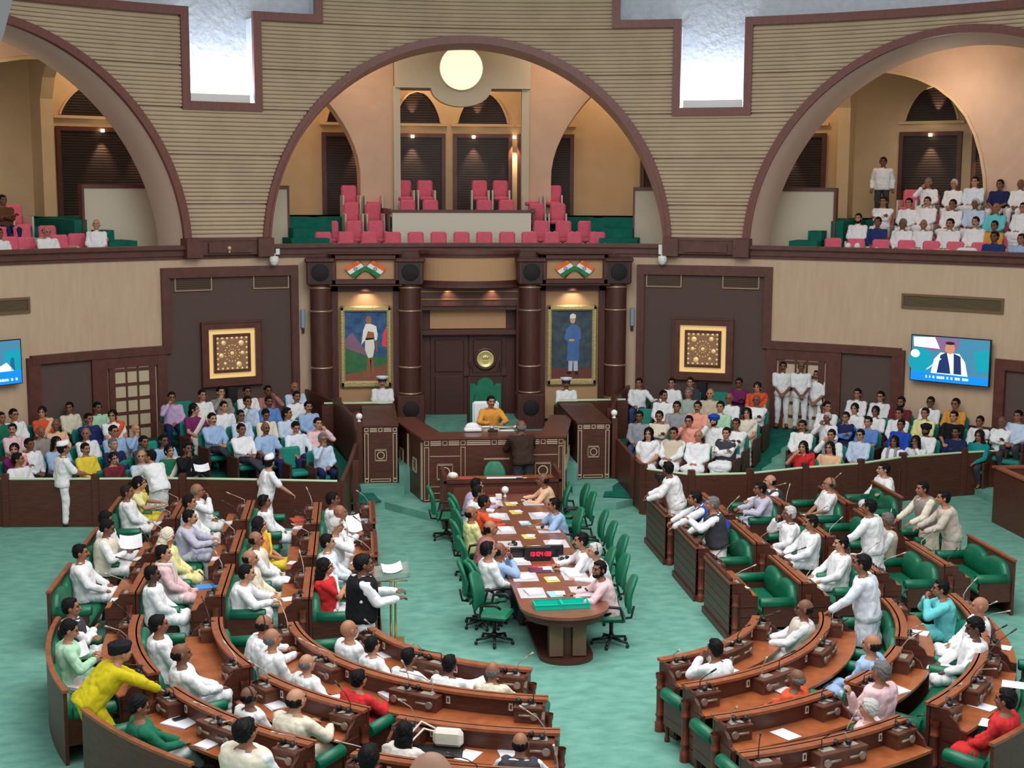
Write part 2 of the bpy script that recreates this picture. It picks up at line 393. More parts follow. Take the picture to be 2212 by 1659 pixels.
# pillars with fan-vault flare and portal (centre bay), rotated for side bays
def pillar(c,s,name_l):
    """pillar at angle c+s*6.6 whose outer edge flares upward along a pointed arch"""
    m=MB(); N=16; vs=[];fs=[]
    for i in range(N+1):
        z=5.8+(10.9-5.8)*i/N
        k=max(0,(z-7.2)/1.95); out=8.0+2.4*k**1.9
        inn=5.2 if s<0 else 5.9
        for R,t in ((19.6,inn),(19.6,out),(20.3,out),(20.3,inn)): vs.append(pc(c+s*t,R,z))
    for i in range(N):
        for k in range(4): j=(k+1)%4; a=4*i; fs.append((a+k,a+j,a+4+j,a+4+k))
    fs+=[(3,2,1,0),(4*N,4*N+1,4*N+2,4*N+3)]; m.add(vs,fs); return m
for c in (0,):
    for s in (-1,1): struct('pillar',pillar(c,s,''),PINKW)
    m=MB(); m.cylbox(19.3,20.35,c-5.3,c-4.75,6.0,9.7,.3); m.cylbox(19.3,20.35,c+5.5,c+6.1,6.0,9.7,.3); struct('pier',m,SAGE)
    m=MB(); m.cylbox(19.15,20.3,c-5.15,c+6.2,9.65,12,.5)
    # half round drop of the header
    vs=[];N=20
    for R in (19.15,19.5):
        for k in range(N+1): a=PI*k/N; vs.append(pc(c+.36+2.55*math.cos(a),R,9.66-.52*math.sin(a)))
    fs=[tuple(range(N+1)),tuple(reversed(range(N+1,2*N+2)))]+[(k,k+1,N+2+k,N+1+k) for k in range(N)]
    m.add(vs,fs); struct('header_beam',m,SAGE)
# side bays: wall with a tall pointed opening
for s in (1,-1):
    cur=[th_p for th_p in [(th_of(at_r(x,y,19.6)),at_r(x,y,19.6)[2]) for x,y in ((2129,420),(2127,380),(2120,335),(2107,290),(2088,250),(2060,215),(2025,188),(1985,170),(1950,160),(1900,152),(1850,150),(1790,150))]]
    cur=[(cur[0][0],5.8)]+cur; m=MB(); vs=[];fs=[]
    for i,(t,z) in enumerate(cur):
        for R in (19.6,19.9): vs+=[pc(s*t,R,z)]
    n=len(cur)
    T=[(60,5.8)]+[(60-(60-cur[i][0])*min(1,i/(n-1)*1.0) if False else max(cur[i][0],60-(i)*3.2),11.5) for i in range(1,n)]
    vs2=[pc(s*t,R,z) for t,z in T for R in (19.6,19.9)]
    for i in range(n-1):
        a=2*i; b=2*n+2*i
        fs+=[(a,a+2,b+2,b),(a+1,b+1,b+3,a+3),(a,a+1,a+3,a+2)]
    m.add(vs+vs2,fs); struct('gallery_arch_wall',m,PINKW)
    m=MB(); m.strip([(s*t,z) for t,z in cur],.08,19.54,19.62,sub=9); struct('arch_edge',m,CREAM)
# vault ceiling of the galleries
m=MB(); m.cylbox(16.4,23,-66,66,11.4,11.7,2); struct('vault_ceiling',m,PINKW)
# brackets / cross walls between bays
for s in (-1,1):
    m=MB(); N=10; vs=[];fs=[]
    for i in range(N+1):
        z=5.9+(11.4-5.9)*i/N; d=21.7-2.6*max(0,(z-9.3)/2.1)**1.5
        vs+=[pc(s*30.4,d,z),pc(s*31.3,d,z),pc(s*31.3,22.6,z),pc(s*30.4,22.6,z)]
    for i in range(N):
        for k in range(4): j=(k+1)%4; fs.append((4*i+k,4*i+j,4*i+4+j,4*i+4+k))
    fs+=[(3,2,1,0)]; m.add(vs,fs); struct('pilaster',m,CREAM)
    # warm gallery lighting
    point('gallery_lamp',pc(s*41,18.2,9.6),70,(1,.82,.6),.5); point('gallery_lamp',pc(s*27,20.5,10.6),75,(1,.82,.55),.3)
    point('gallery_lamp',pc(s*9,18.2,10.3),55,(1,.82,.6),.3); point('gallery_lamp',pc(s*13,21.3,10.4),55,(1,.8,.5),.3)
point('gallery_lamp',pc(0,21.3,10.6),60,(1,.82,.55),.3)
# moon lamp on header
root=thing('disc_lamp','large round cream disc lamp under the crown of the centre arch','light',pc(.36,19.0,10.3),world=True)
P=tuple(at_r(996.5,147,19.05)); m=MB()
m.M=Matrix.Translation(P)@Matrix.Rotation(PI/2,4,'X'); m.lathe([(0,.14),(.35,.13),(.52,.08),(.6,0),(.6,-.05)],40); m.build('diffuser',mat('disc_glow',(255,232,190),emit=1.15),root)
m=MB(); m.M=Matrix.Translation(P)@Matrix.Rotation(PI/2,4,'X'); m.lathe([(.6,.01),(.63,.01),(.63,-.1),(0,-.1)],40); m.build('housing',SAGE,root)
# near grey arch reveal at the camera side (top left corner of the view)
m=MB(); A=ray(-40,-40);  
g=[CAM+ray(x,y)*d for d in (3.0,3.3) for x,y in ((-1400,-1100),(90,-300),(27,0),(8,75),(-24,150),(-320,1500),(-1400,1500))]
m.add([tuple(p) for p in g],[tuple(range(7)),tuple(reversed(range(7,14)))]+[(i,(i+1)%7,(i+1)%7+7,i+7) for i in range(7)]); struct('near_arch_reveal',m,mat('grey_paint',(150,150,150),.8))
# ================= LOWER WALL FITTINGS =================
WW=mat('beige_textile',(198,156,118),.85,c2=(184,142,104),scale=90,bump=.15,bscale=150)
GOLD=mat('gilt',(206,188,136),.45,metal=.3,c2=(172,152,100),scale=30,bump=.5,bscale=26)
GRILL=mat('grille_metal',(96,76,56),.5,metal=.3)
def wp(x,y,R=RW): P=at_r(x,y,R); return th_of(P),P[2]
SIDE={-1:'left',1:'right'}
for s in (-1,1):
    sd=SIDE[s]
    m=MB(); m.cylbox(RW-.03,RW+.05,s*16.9,s*28.9,.4,4.8,1); m.cylbox(RW-.03,RW+.05,s*28.8,s*33.9,.4,2.9,1) if False else None
    struct('wall_fabric_'+sd,m,GREYF)
    m=MB(); m.strip([(s*16.75,.3),(s*16.75,4.82),(s*28.9,4.82),(s*28.9,2.86)],.2,RW-.12,RW+.02); m.strip([(s*16.95,.3),(s*16.95,4.7),(s*28.6,4.7)],.05,RW-.15,RW+.02)
    m.strip([(s*28.9,2.95),(s*41.5,2.95)],.2,RW-.13,RW+.02); m.strip([(s*41.3,.0),(s*41.3,3.0)],.3,RW-.12,RW+.02)
    m.cylbox(RW-.1,RW+.02,s*34.6,s*36.0,0,2.9,.5); m.cylbox(RW-.1,RW+.02,s*29.0,s*29.9,0,2.9,.5); m.cylbox(RW-.09,RW+.02,s*29.9,s*34.6,2.6,2.88,.5)
    struct('trim_%d'%(9 if s<0 else 10),m,TRIMD)
    m=MB(); m.cylbox(RW-.02,RW+.05,s*36,s*41.2,.2,2.88,1); struct('wall_fabric_'+sd,m,GREYF)
    # glazed door
    root=thing('door_%d'%(1 if s<0 else 2),None,None,pc(s*32.2,RW-.05,.8),world=True); root['kind']='structure'
    d=MB(); a0,a1=30.1,34.4
    G=[(a0,a0+.55),(a1-.55,a1)]
    for u,v in G: d.cylbox(RW-.07,RW-.01,s*u,s*v,.8,2.6,.5)
    nc=3; w=(a1-a0-1.1)/nc
    for i in range(1,nc): d.cylbox(RW-.065,RW-.015,s*(a0+.55+w*i-.08),s*(a0+.55+w*i+.08),.8,2.6,.5)
    for k in range(6): z=.8+k*.345; d.cylbox(RW-.065,RW-.015,s*a0,s*a1,z-.03,z+.04,1)
    d.build('door_frame',TRIMD,root)
    g=MB(); g.cylbox(RW-.04,RW-.03,s*(a0+.5),s*(a1-.5),.8,2.6,1); g.build('pane',mat('frosted_glass',(206,188,158),.3,spec=.6),root)
    # lit mandala panel
    c=22.85
    root=thing('illuminated_wall_panel','square brown framed wall panel with gold rosettes and glowing border on the %s grey wall'%sd,'wall panel',pc(s*c,RW-.03,2.0),world=True)
    f=MB(); f.strip([(s*(c-2.55),2.08),(s*(c+2.55),2.08),(s*(c+2.55),3.47),(s*(c-2.55),3.47)],.17,RW-.16,RW-.03,closed=True); f.strip([(s*(c-2.85),1.99),(s*(c+2.85),1.99),(s*(c+2.85),3.56),(s*(c-2.85),3.56)],.04,RW-.19,RW-.1,closed=True); f.build('frame',TRIMD,root)
    g=MB(); g.cylbox(RW-.07,RW-.03,s*(c-2.25),s*(c+2.25),2.16,3.39,1); g.build('back_panel',mat('glow_border',(255,214,140),.6,emit=.35),root)
    g=MB(); g.strip([(s*(c-1.62),2.33),(s*(c+1.62),2.33),(s*(c+1.62),3.22),(s*(c-1.62),3.22)],.07,RW-.14,RW-.06,closed=True); g.build('inner_frame',TRIMD,root)
    g=MB(); g.cylbox(RW-.12,RW-.08,s*(c-1.58),s*(c+1.58),2.35,3.2,1); g.build('plate',mat('mandala_plate',(176,132,98),.5,c2=(150,108,78),scale=30),root)
    g=MB(); rnd=random.Random(4)
    dots=[(-1.2+.4*i,1.15,.035) for i in range(7)]+[(-1.2+.4*i,-1.15,.03) for i in range(7)]+[(x,-.8+.4*i,.03) for i in range(5) for x in (-1.2,1.2)]
    dots+=[(-.75,.75,.07),(.7,.8,.06),(-.85,0,.05),(.9,-.15,.06),(-.55,-.85,.07),(.6,-.75,.04)]+[(.62*math.cos(k*PI/8),.62*math.sin(k*PI/8),.018) for k in range(16)]+[(.3*math.cos(k*PI/5),.3*math.sin(k*PI/5),.014) for k in range(10)]+[(0,0,.05)]
    for u,v,r in dots:
        p=pc(s*(c+u*1.15),RW-.125,2.775+v*.33); g.M=Matrix.Translation(p)@Matrix.Rotation(-math.radians(s*(c+u*1.15)),4,'Z')@Matrix.Rotation(PI/2,4,'X'); g.lathe([(0,.02),(r*.6,.016),(r,.0)],10)
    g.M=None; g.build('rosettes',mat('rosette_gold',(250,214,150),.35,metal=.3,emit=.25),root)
    for u,v,w_ in ((s*c-2.0,2.22,0),(s*c+2.0,2.22,0)): pass
    for k,(dx,dz) in enumerate(((-2.0,0),(2.0,0),(0,.55),(0,-.55))):
        x,y,z=pc(s*(c+dx),RW-.22,2.775+dz)
    # grilles
    for k,(a,b) in enumerate(((17.3,20.6),(24.6,28.0))):
        root=thing('air_grille','brown slatted air grille at the upper %s corner of the %s grey wall panel'%('inner' if k==0 else 'outer',sd),'air grille',pc(s*(a+b)/2,RW-.05,4.4),world=True)
        f=MB(); f.strip([(s*a,4.36),(s*b,4.36),(s*b,4.7),(s*a,4.7)],.03,RW-.08,RW-.02,closed=True); f.build('frame',mat('grille_frame',(170,140,110),.5),root)
        l=MB(); 
        for q in range(7): l.cylbox(RW-.06,RW-.03,s*a,s*b,4.385+q*.045,4.405+q*.045,1)
        l.build('slat',GRILL,root)
    # long wall vents
    a,b=41.4,50.4
    root=thing('wall_vent','long brown louvred air vent high on the %s beige wall'%sd,'air vent',pc(s*45.9,RW,4.05),world=True)
    f=MB(); f.strip([(s*a,4.05),(s*b,4.05),(s*b,4.36),(s*a,4.36)],.05,RW-.05,RW+.01,closed=True); f.build('frame',mat('vent_frame',(118,92,62),.5),root)
    l=MB()
    for q in range(9): l.cylbox(RW-.03,RW+.01,s*a,s*b,4.08+q*.03,4.093+q*.03,1)
    l.build('slat',mat('vent_slat',(128,112,80),.5),root); l=MB(); l.cylbox(RW-.012,RW+.01,s*a,s*b,4.06,4.35,1); l.build('backing',mat('vent_dark',(60,50,40),.8),root)
    # slim blue-grey wall unit and camera
    th=15.95
    x,y,_=pc(s*th,RW-.06); root=thing('wall_speaker','slim pale blue wall unit beside the %s outer column'%sd,'wall unit',(x,y,3.2))
    b=MB(); b.box(-.05,.05,-.05,.05,.12,.6,ch=.015); b.build('housing',mat('pale_blue',(130,160,180),.5),root); b=MB(); b.box(-.03,.03,-.03,.06,0,.12); b.build('bracket',BLACKP,root)
    x,y,_=pc(s*18.85,RW-.3); root=thing('dome_camera','white dome security camera under the %s gallery rail'%sd,'camera',(x,y,4.9))
    b=MB(); b.sphere((0,0,.12),(.1,.1,.1)); b.lathe([(.11,.12),(.12,.2),(.1,.26),(0,.27)],16); b.build('camera_head',WHITEP,root)
    b=MB(); b.box(-.03,.03,-.02,.3,.27,.32); b.cyl((0,0,.25),(0,0,.34),.03,10); b.build('arm',WHITEP,root); b=MB(); b.box(-.1,0,.0,.05,.3,.55,ch=.01); b.box(.04,.14,0,.05,.3,.45,ch=.01); b.build('junction_box',WHITEP,root)
# small object on pier block left
b=MB(); b.M=Matrix.Translation(pc(-23.1,RW-.3,5.33)); b.sphere((0,0,.05),.05); b.lathe([(.05,0),(.02,-.03),(.03,-.06)],10); o=b.build('wall_sensor',mat('cream_plastic',(220,180,150),.5)); tag(o,'small cream round sensor on the left pier ledge','sensor')
# right end framed panel
m=MB(); m.strip([(50.6,0),(50.6,2.86),(60,2.86)],.25,RW-.12,RW+.02); struct('trim_11',m,TRIMD); m=MB(); m.cylbox(RW-.02,RW+.02,51,60,0,2.8,1); struct('wall_fabric_end',m,GREYF)
m=MB(); m.cylbox(RW-.05,RW+.05,42.1,50.4,.2,1.35,1); struct('baseboard_right',m,TRIMD)
# ---- televisions: each shows a seated speaker ----
def screen(px,side):
    (ax,ay),(bx,by),(cx,cy),(dx,dy)=px
    A,B=at_r(ax,ay,RW-.25),at_r(bx,by,RW-.25); C_=at_r(dx,dy,RW-.25)
    u=Vector(B)-Vector(A); W=u.length; u.z=0; u.normalize(); H=A[2]-C_[2]; nrm=u.cross(Vector((0,0,1)))
    if nrm.y>0: nrm=-nrm
    O=Vector((A[0],A[1],C_[2]))
    root=thing('television','wall mounted flat television showing a live picture, on the %s beige wall'%side,'television',tuple(O),world=True)
    fr=lambda uu,vv,ww: tuple(O+u*(uu*W)+Vector((0,0,1))*(vv*H)+nrm*ww)
    b=MB(fr); b.box(-.012,1.012,-.02,1.02,-.07,0); b.build('housing',BLACKP,root)
    b=MB(fr); b.box(.3,.7,.3,.7,-.25,-.07); b.build('wall_mount',BLACKP,root)
    def lay(name,polys,c,w,e=1.0):
        b=MB(fr)
        for P in polys: n=len(P); b.add([(p[0],p[1],w) for p in P],[tuple(range(n))])
        return b.build(name,mat('screen_'+name+side,c,.3,emit=e),root,recalc=False)
    el=lambda cx,cy,rx,ry,n=18:[(cx+rx*math.cos(2*PI*k/n),cy+ry*math.sin(2*PI*k/n)) for k in range(n)]
    lay('screen',[[(0,0),(1,0),(1,1),(0,1)]],(60,120,150),.002,.9)
    lay('bench_image',[[(0,.75),(.2,1),(.62,.98),(.6,.74),(.3,.68)]],(120,90,130),.004,.9)
    lay('seat_image',[el(.12,.45,.16,.3)],(10,140,160),.005,.9); lay('far_seat_image',[[(.85,.3),(1,.3),(1,.8),(.8,.72)]],(10,140,160),.005,.9)
    if side=='right':
        lay('paper_image',[[(.03,.76),(.02,.97),(.3,.99),(.37,.74)],el(.05,.6,.06,.09)],(235,235,245),.0055,1)
        lay('shirt_image',[[(.26,.16),(.3,.5),(.38,.66),(.62,.66),(.7,.48),(.74,.16)]],(225,235,250),.006,1)
        lay('vest_image',[[(.34,.2),(.38,.6),(.46,.68),(.5,.4),(.52,.2)],[(.56,.2),(.55,.66),(.64,.6),(.66,.2)]],(25,45,90),.007,1)
        lay('face_image',[el(.5,.76,.065,.12)],(176,120,90),.008,1); lay('hair_image',[el(.5,.88,.06,.035)],(30,25,30),.009,1)
        lay('microphone_image',[[(.2,.26),(.22,.26),(.4,.52),(.38,.53)]],(190,210,220),.0095,1)
    else:
        lay('shirt_image',[[(.68,0),(.73,.4),(.83,.5),(.92,.3),(.93,0)]],(235,240,255),.006,1); lay('chair_image',[[(.86,.2),(.88,.6),(.92,.6),(.93,.2)]],(20,90,130),.006,.9)
    lay('caption_band',[[(0,0),(1,0),(1,.16 if side=='right' else .3),(0,.2 if side=='right' else .3)]],(10,120,240),.01,1.1)
    bt=MB(fr)
    rr=random.Random(3); x=.2 if side=='right' else .6
    while x<.78 if side=='right' else x<.95:
        w=rr.uniform(.012,.035); bt.add([(x,.075,.011),(x+w,.07,.011),(x+w,.125,.011),(x,.13,.011)],[(0,1,2,3)]); x+=w+rr.choice([.006,.006,.03])
    bt.build('caption_text',mat('screen_caption',(230,245,255),emit=1),root,recalc=False)
    return root
screen([(1971,724),(2139,737),(2135,833),(1966,819)],'right')
tv=screen([(-150,752),(43,738),(46,836),(-147,850)],'left')
# ================= SPEAKER'S FACADE =================
FY=15.0
def fx(x,y,Y=FY): P=at_y(x,y,Y); return P[0],P[2]
m=MB(); m.box(-4.1,-1.32,FY,FY+.3,0,5.2); m.box(1.32,4.1,FY,FY+.3,0,5.2); m.box(-1.4,1.4,FY+.35,FY+.6,0,5.2); m.box(-1.36,-1.22,FY-.12,FY+.4,0.7,4.4); m.box(1.22,1.36,FY-.12,FY+.4,.7,4.4)
m.box(-1.3,1.3,FY-.1,FY+.4,3.86,4.45); m.box(-1.25,1.25,FY+.05,FY+.4,3.1,3.22); m.box(-1.3,1.3,FY-.02,FY+.4,3.75,3.86)
m.box(-4.1,4.1,FY-.05,FY+.3,5.1,5.25); struct('wall_facade',m,WOODF)
m=MB(); m.box(-1.0,.98,FY+.28,FY+.34,3.24,3.9); struct('facade_inset',m,WW)
for z in (3.98,):
    b=MB(); 
m=MB(); m.box(-1.25,1.25,FY-.13,FY-.09,4.02,4.05); m.box(-1.25,1.25,FY-.13,FY-.09,4.22,4.25); struct('trim_12',m,mat('gold_line',(150,112,70),.4,metal=.5))
# door behind the chair
root=thing('door_3',None,None,(0,FY+.3,.8),world=True); root['kind']='structure'
b=MB(); b.box(-.98,-.02,FY+.28,FY+.34,.8,3.08); b.box(.02,.97,FY+.28,FY+.34,.8,3.08); 
for x0 in (-.88,.12):
    b.box(x0,x0+.76,FY+.25,FY+.29,.95,2.0,ch=.02); b.box(x0,x0+.76,FY+.25,FY+.29,2.1,2.95,ch=.02)
b.build('door_leaf',mat('door_brown',(70,36,30),.5),root)
# columns
for s in (-1,1):
    for k,X in enumerate((3.79,1.54)):
        nm='outer' if k==0 else 'inner'
        zb=1.45 if k==0 else 1.62
        root=thing('column','round brown wooden column with metal rings, %s one on the %s of the dais'%(nm,SIDE[s]),'column',(s*X,14.72,0),world=True)
        b=MB(); b.lathe([(.27,zb),(.27,4.42)],28,(s*X,14.72,0)); b.build('shaft',WOODF,root)
        b=MB()
        for z in (3.77,2.33,zb+.03,4.36): b.lathe([(.27,z-.025),(.295,z-.012),(.295,z+.012),(.27,z+.025)],28,(s*X,14.72,0))
        b.build('ring',mat('ring_metal',(196,168,140),.3,metal=.7),root)
        b=MB(); b.box(s*X-.34,s*X+.34,14.4,15.02,4.43,5.05,ch=.04); b.box(s*X-.38,s*X+.38,14.36,15.02,5.0,5.12,ch=.03); b.build('capital',WOODF,root)
        b=MB(); b.M=Matrix.Translation((s*X,14.385,4.75))@Matrix.Rotation(PI/2,4,'X'); b.lathe([(0,.02),(.2,.02),(.22,0)],28); b.build('loudspeaker',DARK,root)
        b=MB(); b.box(s*X-.26,s*X+.26,14.385,14.41,4.5,5.0); b.build('speaker_plate',mat('speaker_plate',(44,26,24),.5),root)
        if k==1:
            b=MB(); b.box(s*X-.36,s*X+.36,14.35,15.02,.7,1.62,ch=.03); b.build('pedestal',WOODF,root)
            b=MB(); b.M=Matrix.Translation((s*X,14.34,1.27))@Matrix.Rotation(PI/2,4,'X'); b.lathe([(0,.02),(.19,.02),(.21,0)],28); b.build('loudspeaker',DARK,root)
        else: b=MB(); b.box(s*X-.36,s*X+.36,14.4,15.02,1.3,1.48,ch=.02); b.build('pedestal',WOODF,root)
# flag panels with two crossed flags
SAF=mat('flag_saffron',(240,110,40),.7); WHT=mat('flag_white',(240,240,240),.7); GRN=mat('flag_green',(20,130,70),.7); NAVY=mat('flag_navy',(30,40,120),.6)
for s in (-1,1):
    cx=s*2.66
    root=thing('flag_panel','brown framed beige panel above the %s portrait'%SIDE[s],'wall panel',(cx,14.5,4.4),world=True)
    b=MB()
    x0,x1,z0,z1=cx-.86,cx+.86,4.45,5.2
    for a in ((x0,x1,z0,z0+.13),(x0,x1,z1-.13,z1),(x0,x0+.13,z0,z1),(x1-.13,x1,z0,z1)): b.box(a[0],a[1],14.4,15.0,a[2],a[3],ch=.02)
    b.box(x0-.08,x1+.08,14.34,15,z1,z1+.06,ch=.02); b.box(x0-.05,x1+.05,14.36,15,z0-.04,z0,ch=.01); b.build('frame',WOODF,root)
    b=MB(); b.box(x0+.1,x1-.1,14.55,14.6,z0+.1,z1-.1); b.build('inset',WW,root)
    for q in (-1,1):
        # staff from bottom (crossing) to top; flag hangs off the outer side
        top=Vector((cx+q*.19,14.49,5.06)); d=Vector((-q*.7,0,-.72)).normalized(); base=top+d*.66
        fr_=thing('crossed_flag','Indian tricolour flag leaning %s on the %s flag panel'%(SIDE[q],SIDE[s]),'flag',tuple(base),world=True)
        st=MB(); st.tube([base,top],.012,6); st.build('staff',mat('staff_wood',(90,50,40),.5),fr_)
        out=Vector((q*.85,0,-.50)).normalized()
        for k,(mt,nm) in enumerate(((SAF,'saffron_stripe'),(WHT,'white_stripe'),(GRN,'green_stripe'))):
            b=MB(); N=8; vs=[]
            for i in range(N+1):
                for e in (0,1):
                    p=top+d*(.105*(k+e)+.01)+out*(.40*i/N)+Vector((0,-.015-.015*math.sin(i*1.1),0)); vs.append(tuple(p))
            b.add(vs,[(2*i,2*i+1,2*i+3,2*i+2) for i in range(N)],True); b.build(nm,mt,fr_,recalc=False)
        b=MB(); c=top+d*.168+out*.20+Vector((0,-.045,0)); b.M=Matrix.Translation(c)@Matrix.Rotation(PI/2,4,'X')
        for k in range(24):
            a0,a1=2*PI*k/24,2*PI*(k+1)/24; b.add([(.034*math.cos(a0),.034*math.sin(a0),0),(.045*math.cos(a0),.045*math.sin(a0),0),(.045*math.cos(a1),.045*math.sin(a1),0),(.034*math.cos(a1),.034*math.sin(a1),0)],[(0,1,2,3)])
            if k%2==0: b.add([(0,0,0),(.04*math.cos(a0-.05),.04*math.sin(a0-.05),0),(.04*math.cos(a0+.05),.04*math.sin(a0+.05),0)],[(0,1,2)])
        b.build('wheel_emblem',NAVY,fr_,recalc=False)
    # portrait alcove
    m=MB(); m.box(cx-.7,cx+.7,14.9,15.0,.9,4.3); struct('facade_inset',m,WW)
    m=MB(); m.box(cx-.86,cx-.7,14.8,15,.9,4.45); m.box(cx+.7,cx+.86,14.8,15,.9,4.45); m.box(cx-.86,cx+.86,14.8,15,4.25,4.45); struct('trim_%d'%(13 if s<0 else 14),m,WOODF)
    spot('picture_spot',(cx,14.62,4.38),(cx,14.98,3.4),26,(1,.85,.65),100,.9,.03)
    # painting (generic standing figure)
    z0,z1=1.78,3.88; w=.66
    root=thing('framed_portrait','gilt framed full length painting of a figure in %s'%('white cloth in a landscape' if s<0 else 'a long blue coat and white cap'),'painting',(cx,14.85,z0),world=True)
    b=MB()
    for a in ((cx-w,cx+w,z0,z0+.17),(cx-w,cx+w,z1-.15,z1),(cx-w,cx-w+.13,z0,z1),(cx+w-.13,cx+w,z0,z1)): b.box(a[0],a[1],14.78,14.9,a[2],a[3],ch=.04)
    b.build('gilt_frame',GOLD,root)
    def P2(n,polys,c,k,c2=None):
        b=MB()
        for p in polys: b.add([(cx+u,14.87-k*.003,2.9+v) for u,v in p],[tuple(range(len(p)))])
        b.build(n,mat('paint_%s_%d'%(n,s),c,.6,c2=c2,scale=5),root,recalc=False)
    E=lambda x,y,rx,ry,n=16:[(x+rx*math.cos(2*PI*i/n),y+ry*math.sin(2*PI*i/n)) for i in range(n)]
    if s<0:
        P2('sky',[[(-.55,-1),(.55,-1),(.55,.85),(-.55,.85)]],(30,60,120),0,(60,110,150)); P2('hill',[[(-.55,-.3),(-.55,.1),(-.35,.3),(-.1,-.05),(.1,-.3)]],(120,100,130),1,(150,100,120))
        P2('flower_bush',[[(.4,0),(.45,.3),(.55,.5),(.55,-.1),(.42,-.05)]],(230,70,90),1); P2('meadow',[[(-.55,-.75),(-.55,-.1),(.0,-.3),(.55,-.35),(.55,-.6),(.0,-.75)]],(40,100,60),2,(60,120,70)); P2('path',[[(-.55,-.95),(-.55,-.78),(0,-.68),(.55,-.5),(.55,-.95)]],(150,90,70),3,(130,80,60))
        P2('legs',[[(.0,-.85),(.03,-.5),(.05,-.3),(.13,-.3),(.12,-.85)],[(.12,-.8),(.1,-.4),(.18,-.35),(.2,-.8)]],(150,95,60),4); P2('dhoti',[[(-.02,.15),(.2,.15),(.22,-.1),(.17,-.34),(.05,-.36),(-.03,-.15)]],(235,232,220),5)
        P2('torso',[[(-.03,.1),(0,.5),(.2,.5),(.2,.12)]],(160,100,65),5); P2('shawl',[[(-.12,-.02),(-.07,.35),(.0,.52),(.12,.52),(.26,.46),(.3,.25),(.27,.05),(.22,.1),(.2,.3),(.05,.33),(-.02,.1)]],(240,238,230),6); P2('arm',[[(.24,.1),(.28,.1),(.3,-.2),(.25,-.2)]],(150,95,60),7); P2('head',[E(.07,.62,.075,.1)],(165,105,70),7)
    else:
        P2('backdrop',[[(-.55,-1),(.55,-1),(.55,.85),(-.55,.85)]],(44,52,78),0,(66,88,92)); P2('carpet',[[(-.55,-1),(-.55,-.68),(.55,-.68),(.55,-1)]],(120,60,50),1,(90,50,50))
        P2('trousers',[[(-.08,-.75),(-.08,-.4),(.04,-.4),(.02,-.75)],[(.06,-.75),(.05,-.4),(.16,-.4),(.17,-.75)]],(190,195,215),2); P2('shoes',[E(-.06,-.8,.07,.04),E(.13,-.8,.06,.05)],(25,22,25),3)
        P2('coat',[[(-.13,-.48),(-.1,.1),(-.14,.35),(-.02,.48),(.1,.48),(.22,.36),(.2,.1),(.2,-.48)]],(60,100,160),4,(76,116,170)); P2('sleeves',[[(-.14,.36),(-.2,.1),(-.12,.03),(-.05,.08),(-.1,.2)],[(.22,.36),(.25,.1),(.1,.0),(.05,.06),(.16,.14)]],(70,112,172),5); P2('hands',[E(.0,.06,.08,.035)],(200,160,130),6)
        P2('head',[E(.02,.58,.07,.09)],(200,158,126),6); P2('cap',[[(-.06,.62),(-.05,.72),(.03,.76),(.1,.72),(.1,.63)]],(240,240,235),7)
# curved canopy over the chair
root=thing('canopy','curved brown and beige canopy bulging above the high chair','canopy',(0,14.8,4.35),world=True)
def bulge(R0,R1,z0,z1,half=1.28):
    b=MB(); cyc=14.95+1.0; N=24; vs=[];fs=[]; am=math.asin(min(1,half/R1))*.98
    for i in range(N+1):
        a=-am+2*am*i/N
        for R,z in ((R0,z0),(R1,z0),(R1,z1),(R0,z1)): vs.append((R*math.sin(a),cyc-R*math.cos(a),z))
    for i in range(N):
        for k in range(4): j=(k+1)%4; fs.append((4*i+k,4*i+j,4*i+4+j,4*i+4+k))
    fs+=[(3,2,1,0),(4*N,4*N+1,4*N+2,4*N+3)]; b.add(vs,fs); return b
bulge(1.2,1.6,4.5,5.22).build('band',WW,root); bulge(1.2,1.65,4.4,4.53,1.3).build('lower_cornice',WOODF,root); bulge(1.2,1.68,4.36,4.42,1.32).build('lower_lip',TRIMD,root)
bulge(1.2,1.68,5.2,5.3,1.32).build('upper_cornice',TRIMD,root); bulge(1.2,1.64,5.12,5.2,1.3).build('upper_moulding',WOODF,root)
spot('canopy_spot',(-.6,14.7,4.3),(-.4,15.25,3.5),16,(1,.8,.5),90,.9,.03); spot('canopy_spot',(.6,14.7,4.3),(.5,15.25,3.5),16,(1,.8,.5),90,.9,.03)
# ================= PODIUM, STEPS, DESKS =================
LINE=mat('silver_gilt_line',(226,206,176),.35,metal=.3)
def poly_prism(name,poly,z0,z1,m_,parent=None): b=MB(); b.prism(poly,'z',z0,z1); return b.build(name,m_,parent)
struct('dais_step',MB().prism([(-3.15,10.3),(-3.1,8.75),(-2.35,8.7),(-1.15,7.15),(1.5,7.15),(1.75,8.1),(2.6,8.15),(3.35,8.75),(3.35,10.3),(4,15),(-4,15)],'z',0,.16),CARPET)
struct('dais_step',MB().prism([(-2.85,9.3),(-1.9,9.3),(-1.9,15),(-4,15),(-2.9,10.5)],'z',.16,.32),CARPET)
struct('dais_step',MB().prism([(1.8,9.1),(2.7,9.1),(3.0,9.7),(2.9,10.5),(4,15),(1.8,15)],'z',.16,.32),CARPET)
struct('dais_platform',MB().prism([(-2.0,15),(-2.0,9.7),(2.0,9.7),(2.0,15)],'z',.16,.72),CARPET)
struct('dais_platform',MB().prism([(-4.1,15),(-3.6,12.9),(-1.9,12.9),(-1.9,15)],'z',.16,.8),CARPET)
struct('dais_platform',MB().prism([(4.1,15),(3.6,12.9),(1.9,12.9),(1.9,15)],'z',.16,.8),CARPET)
struct('dais_step',MB().box(-1.2,1.2,13.4,15.3,.72,.98),CARPET)
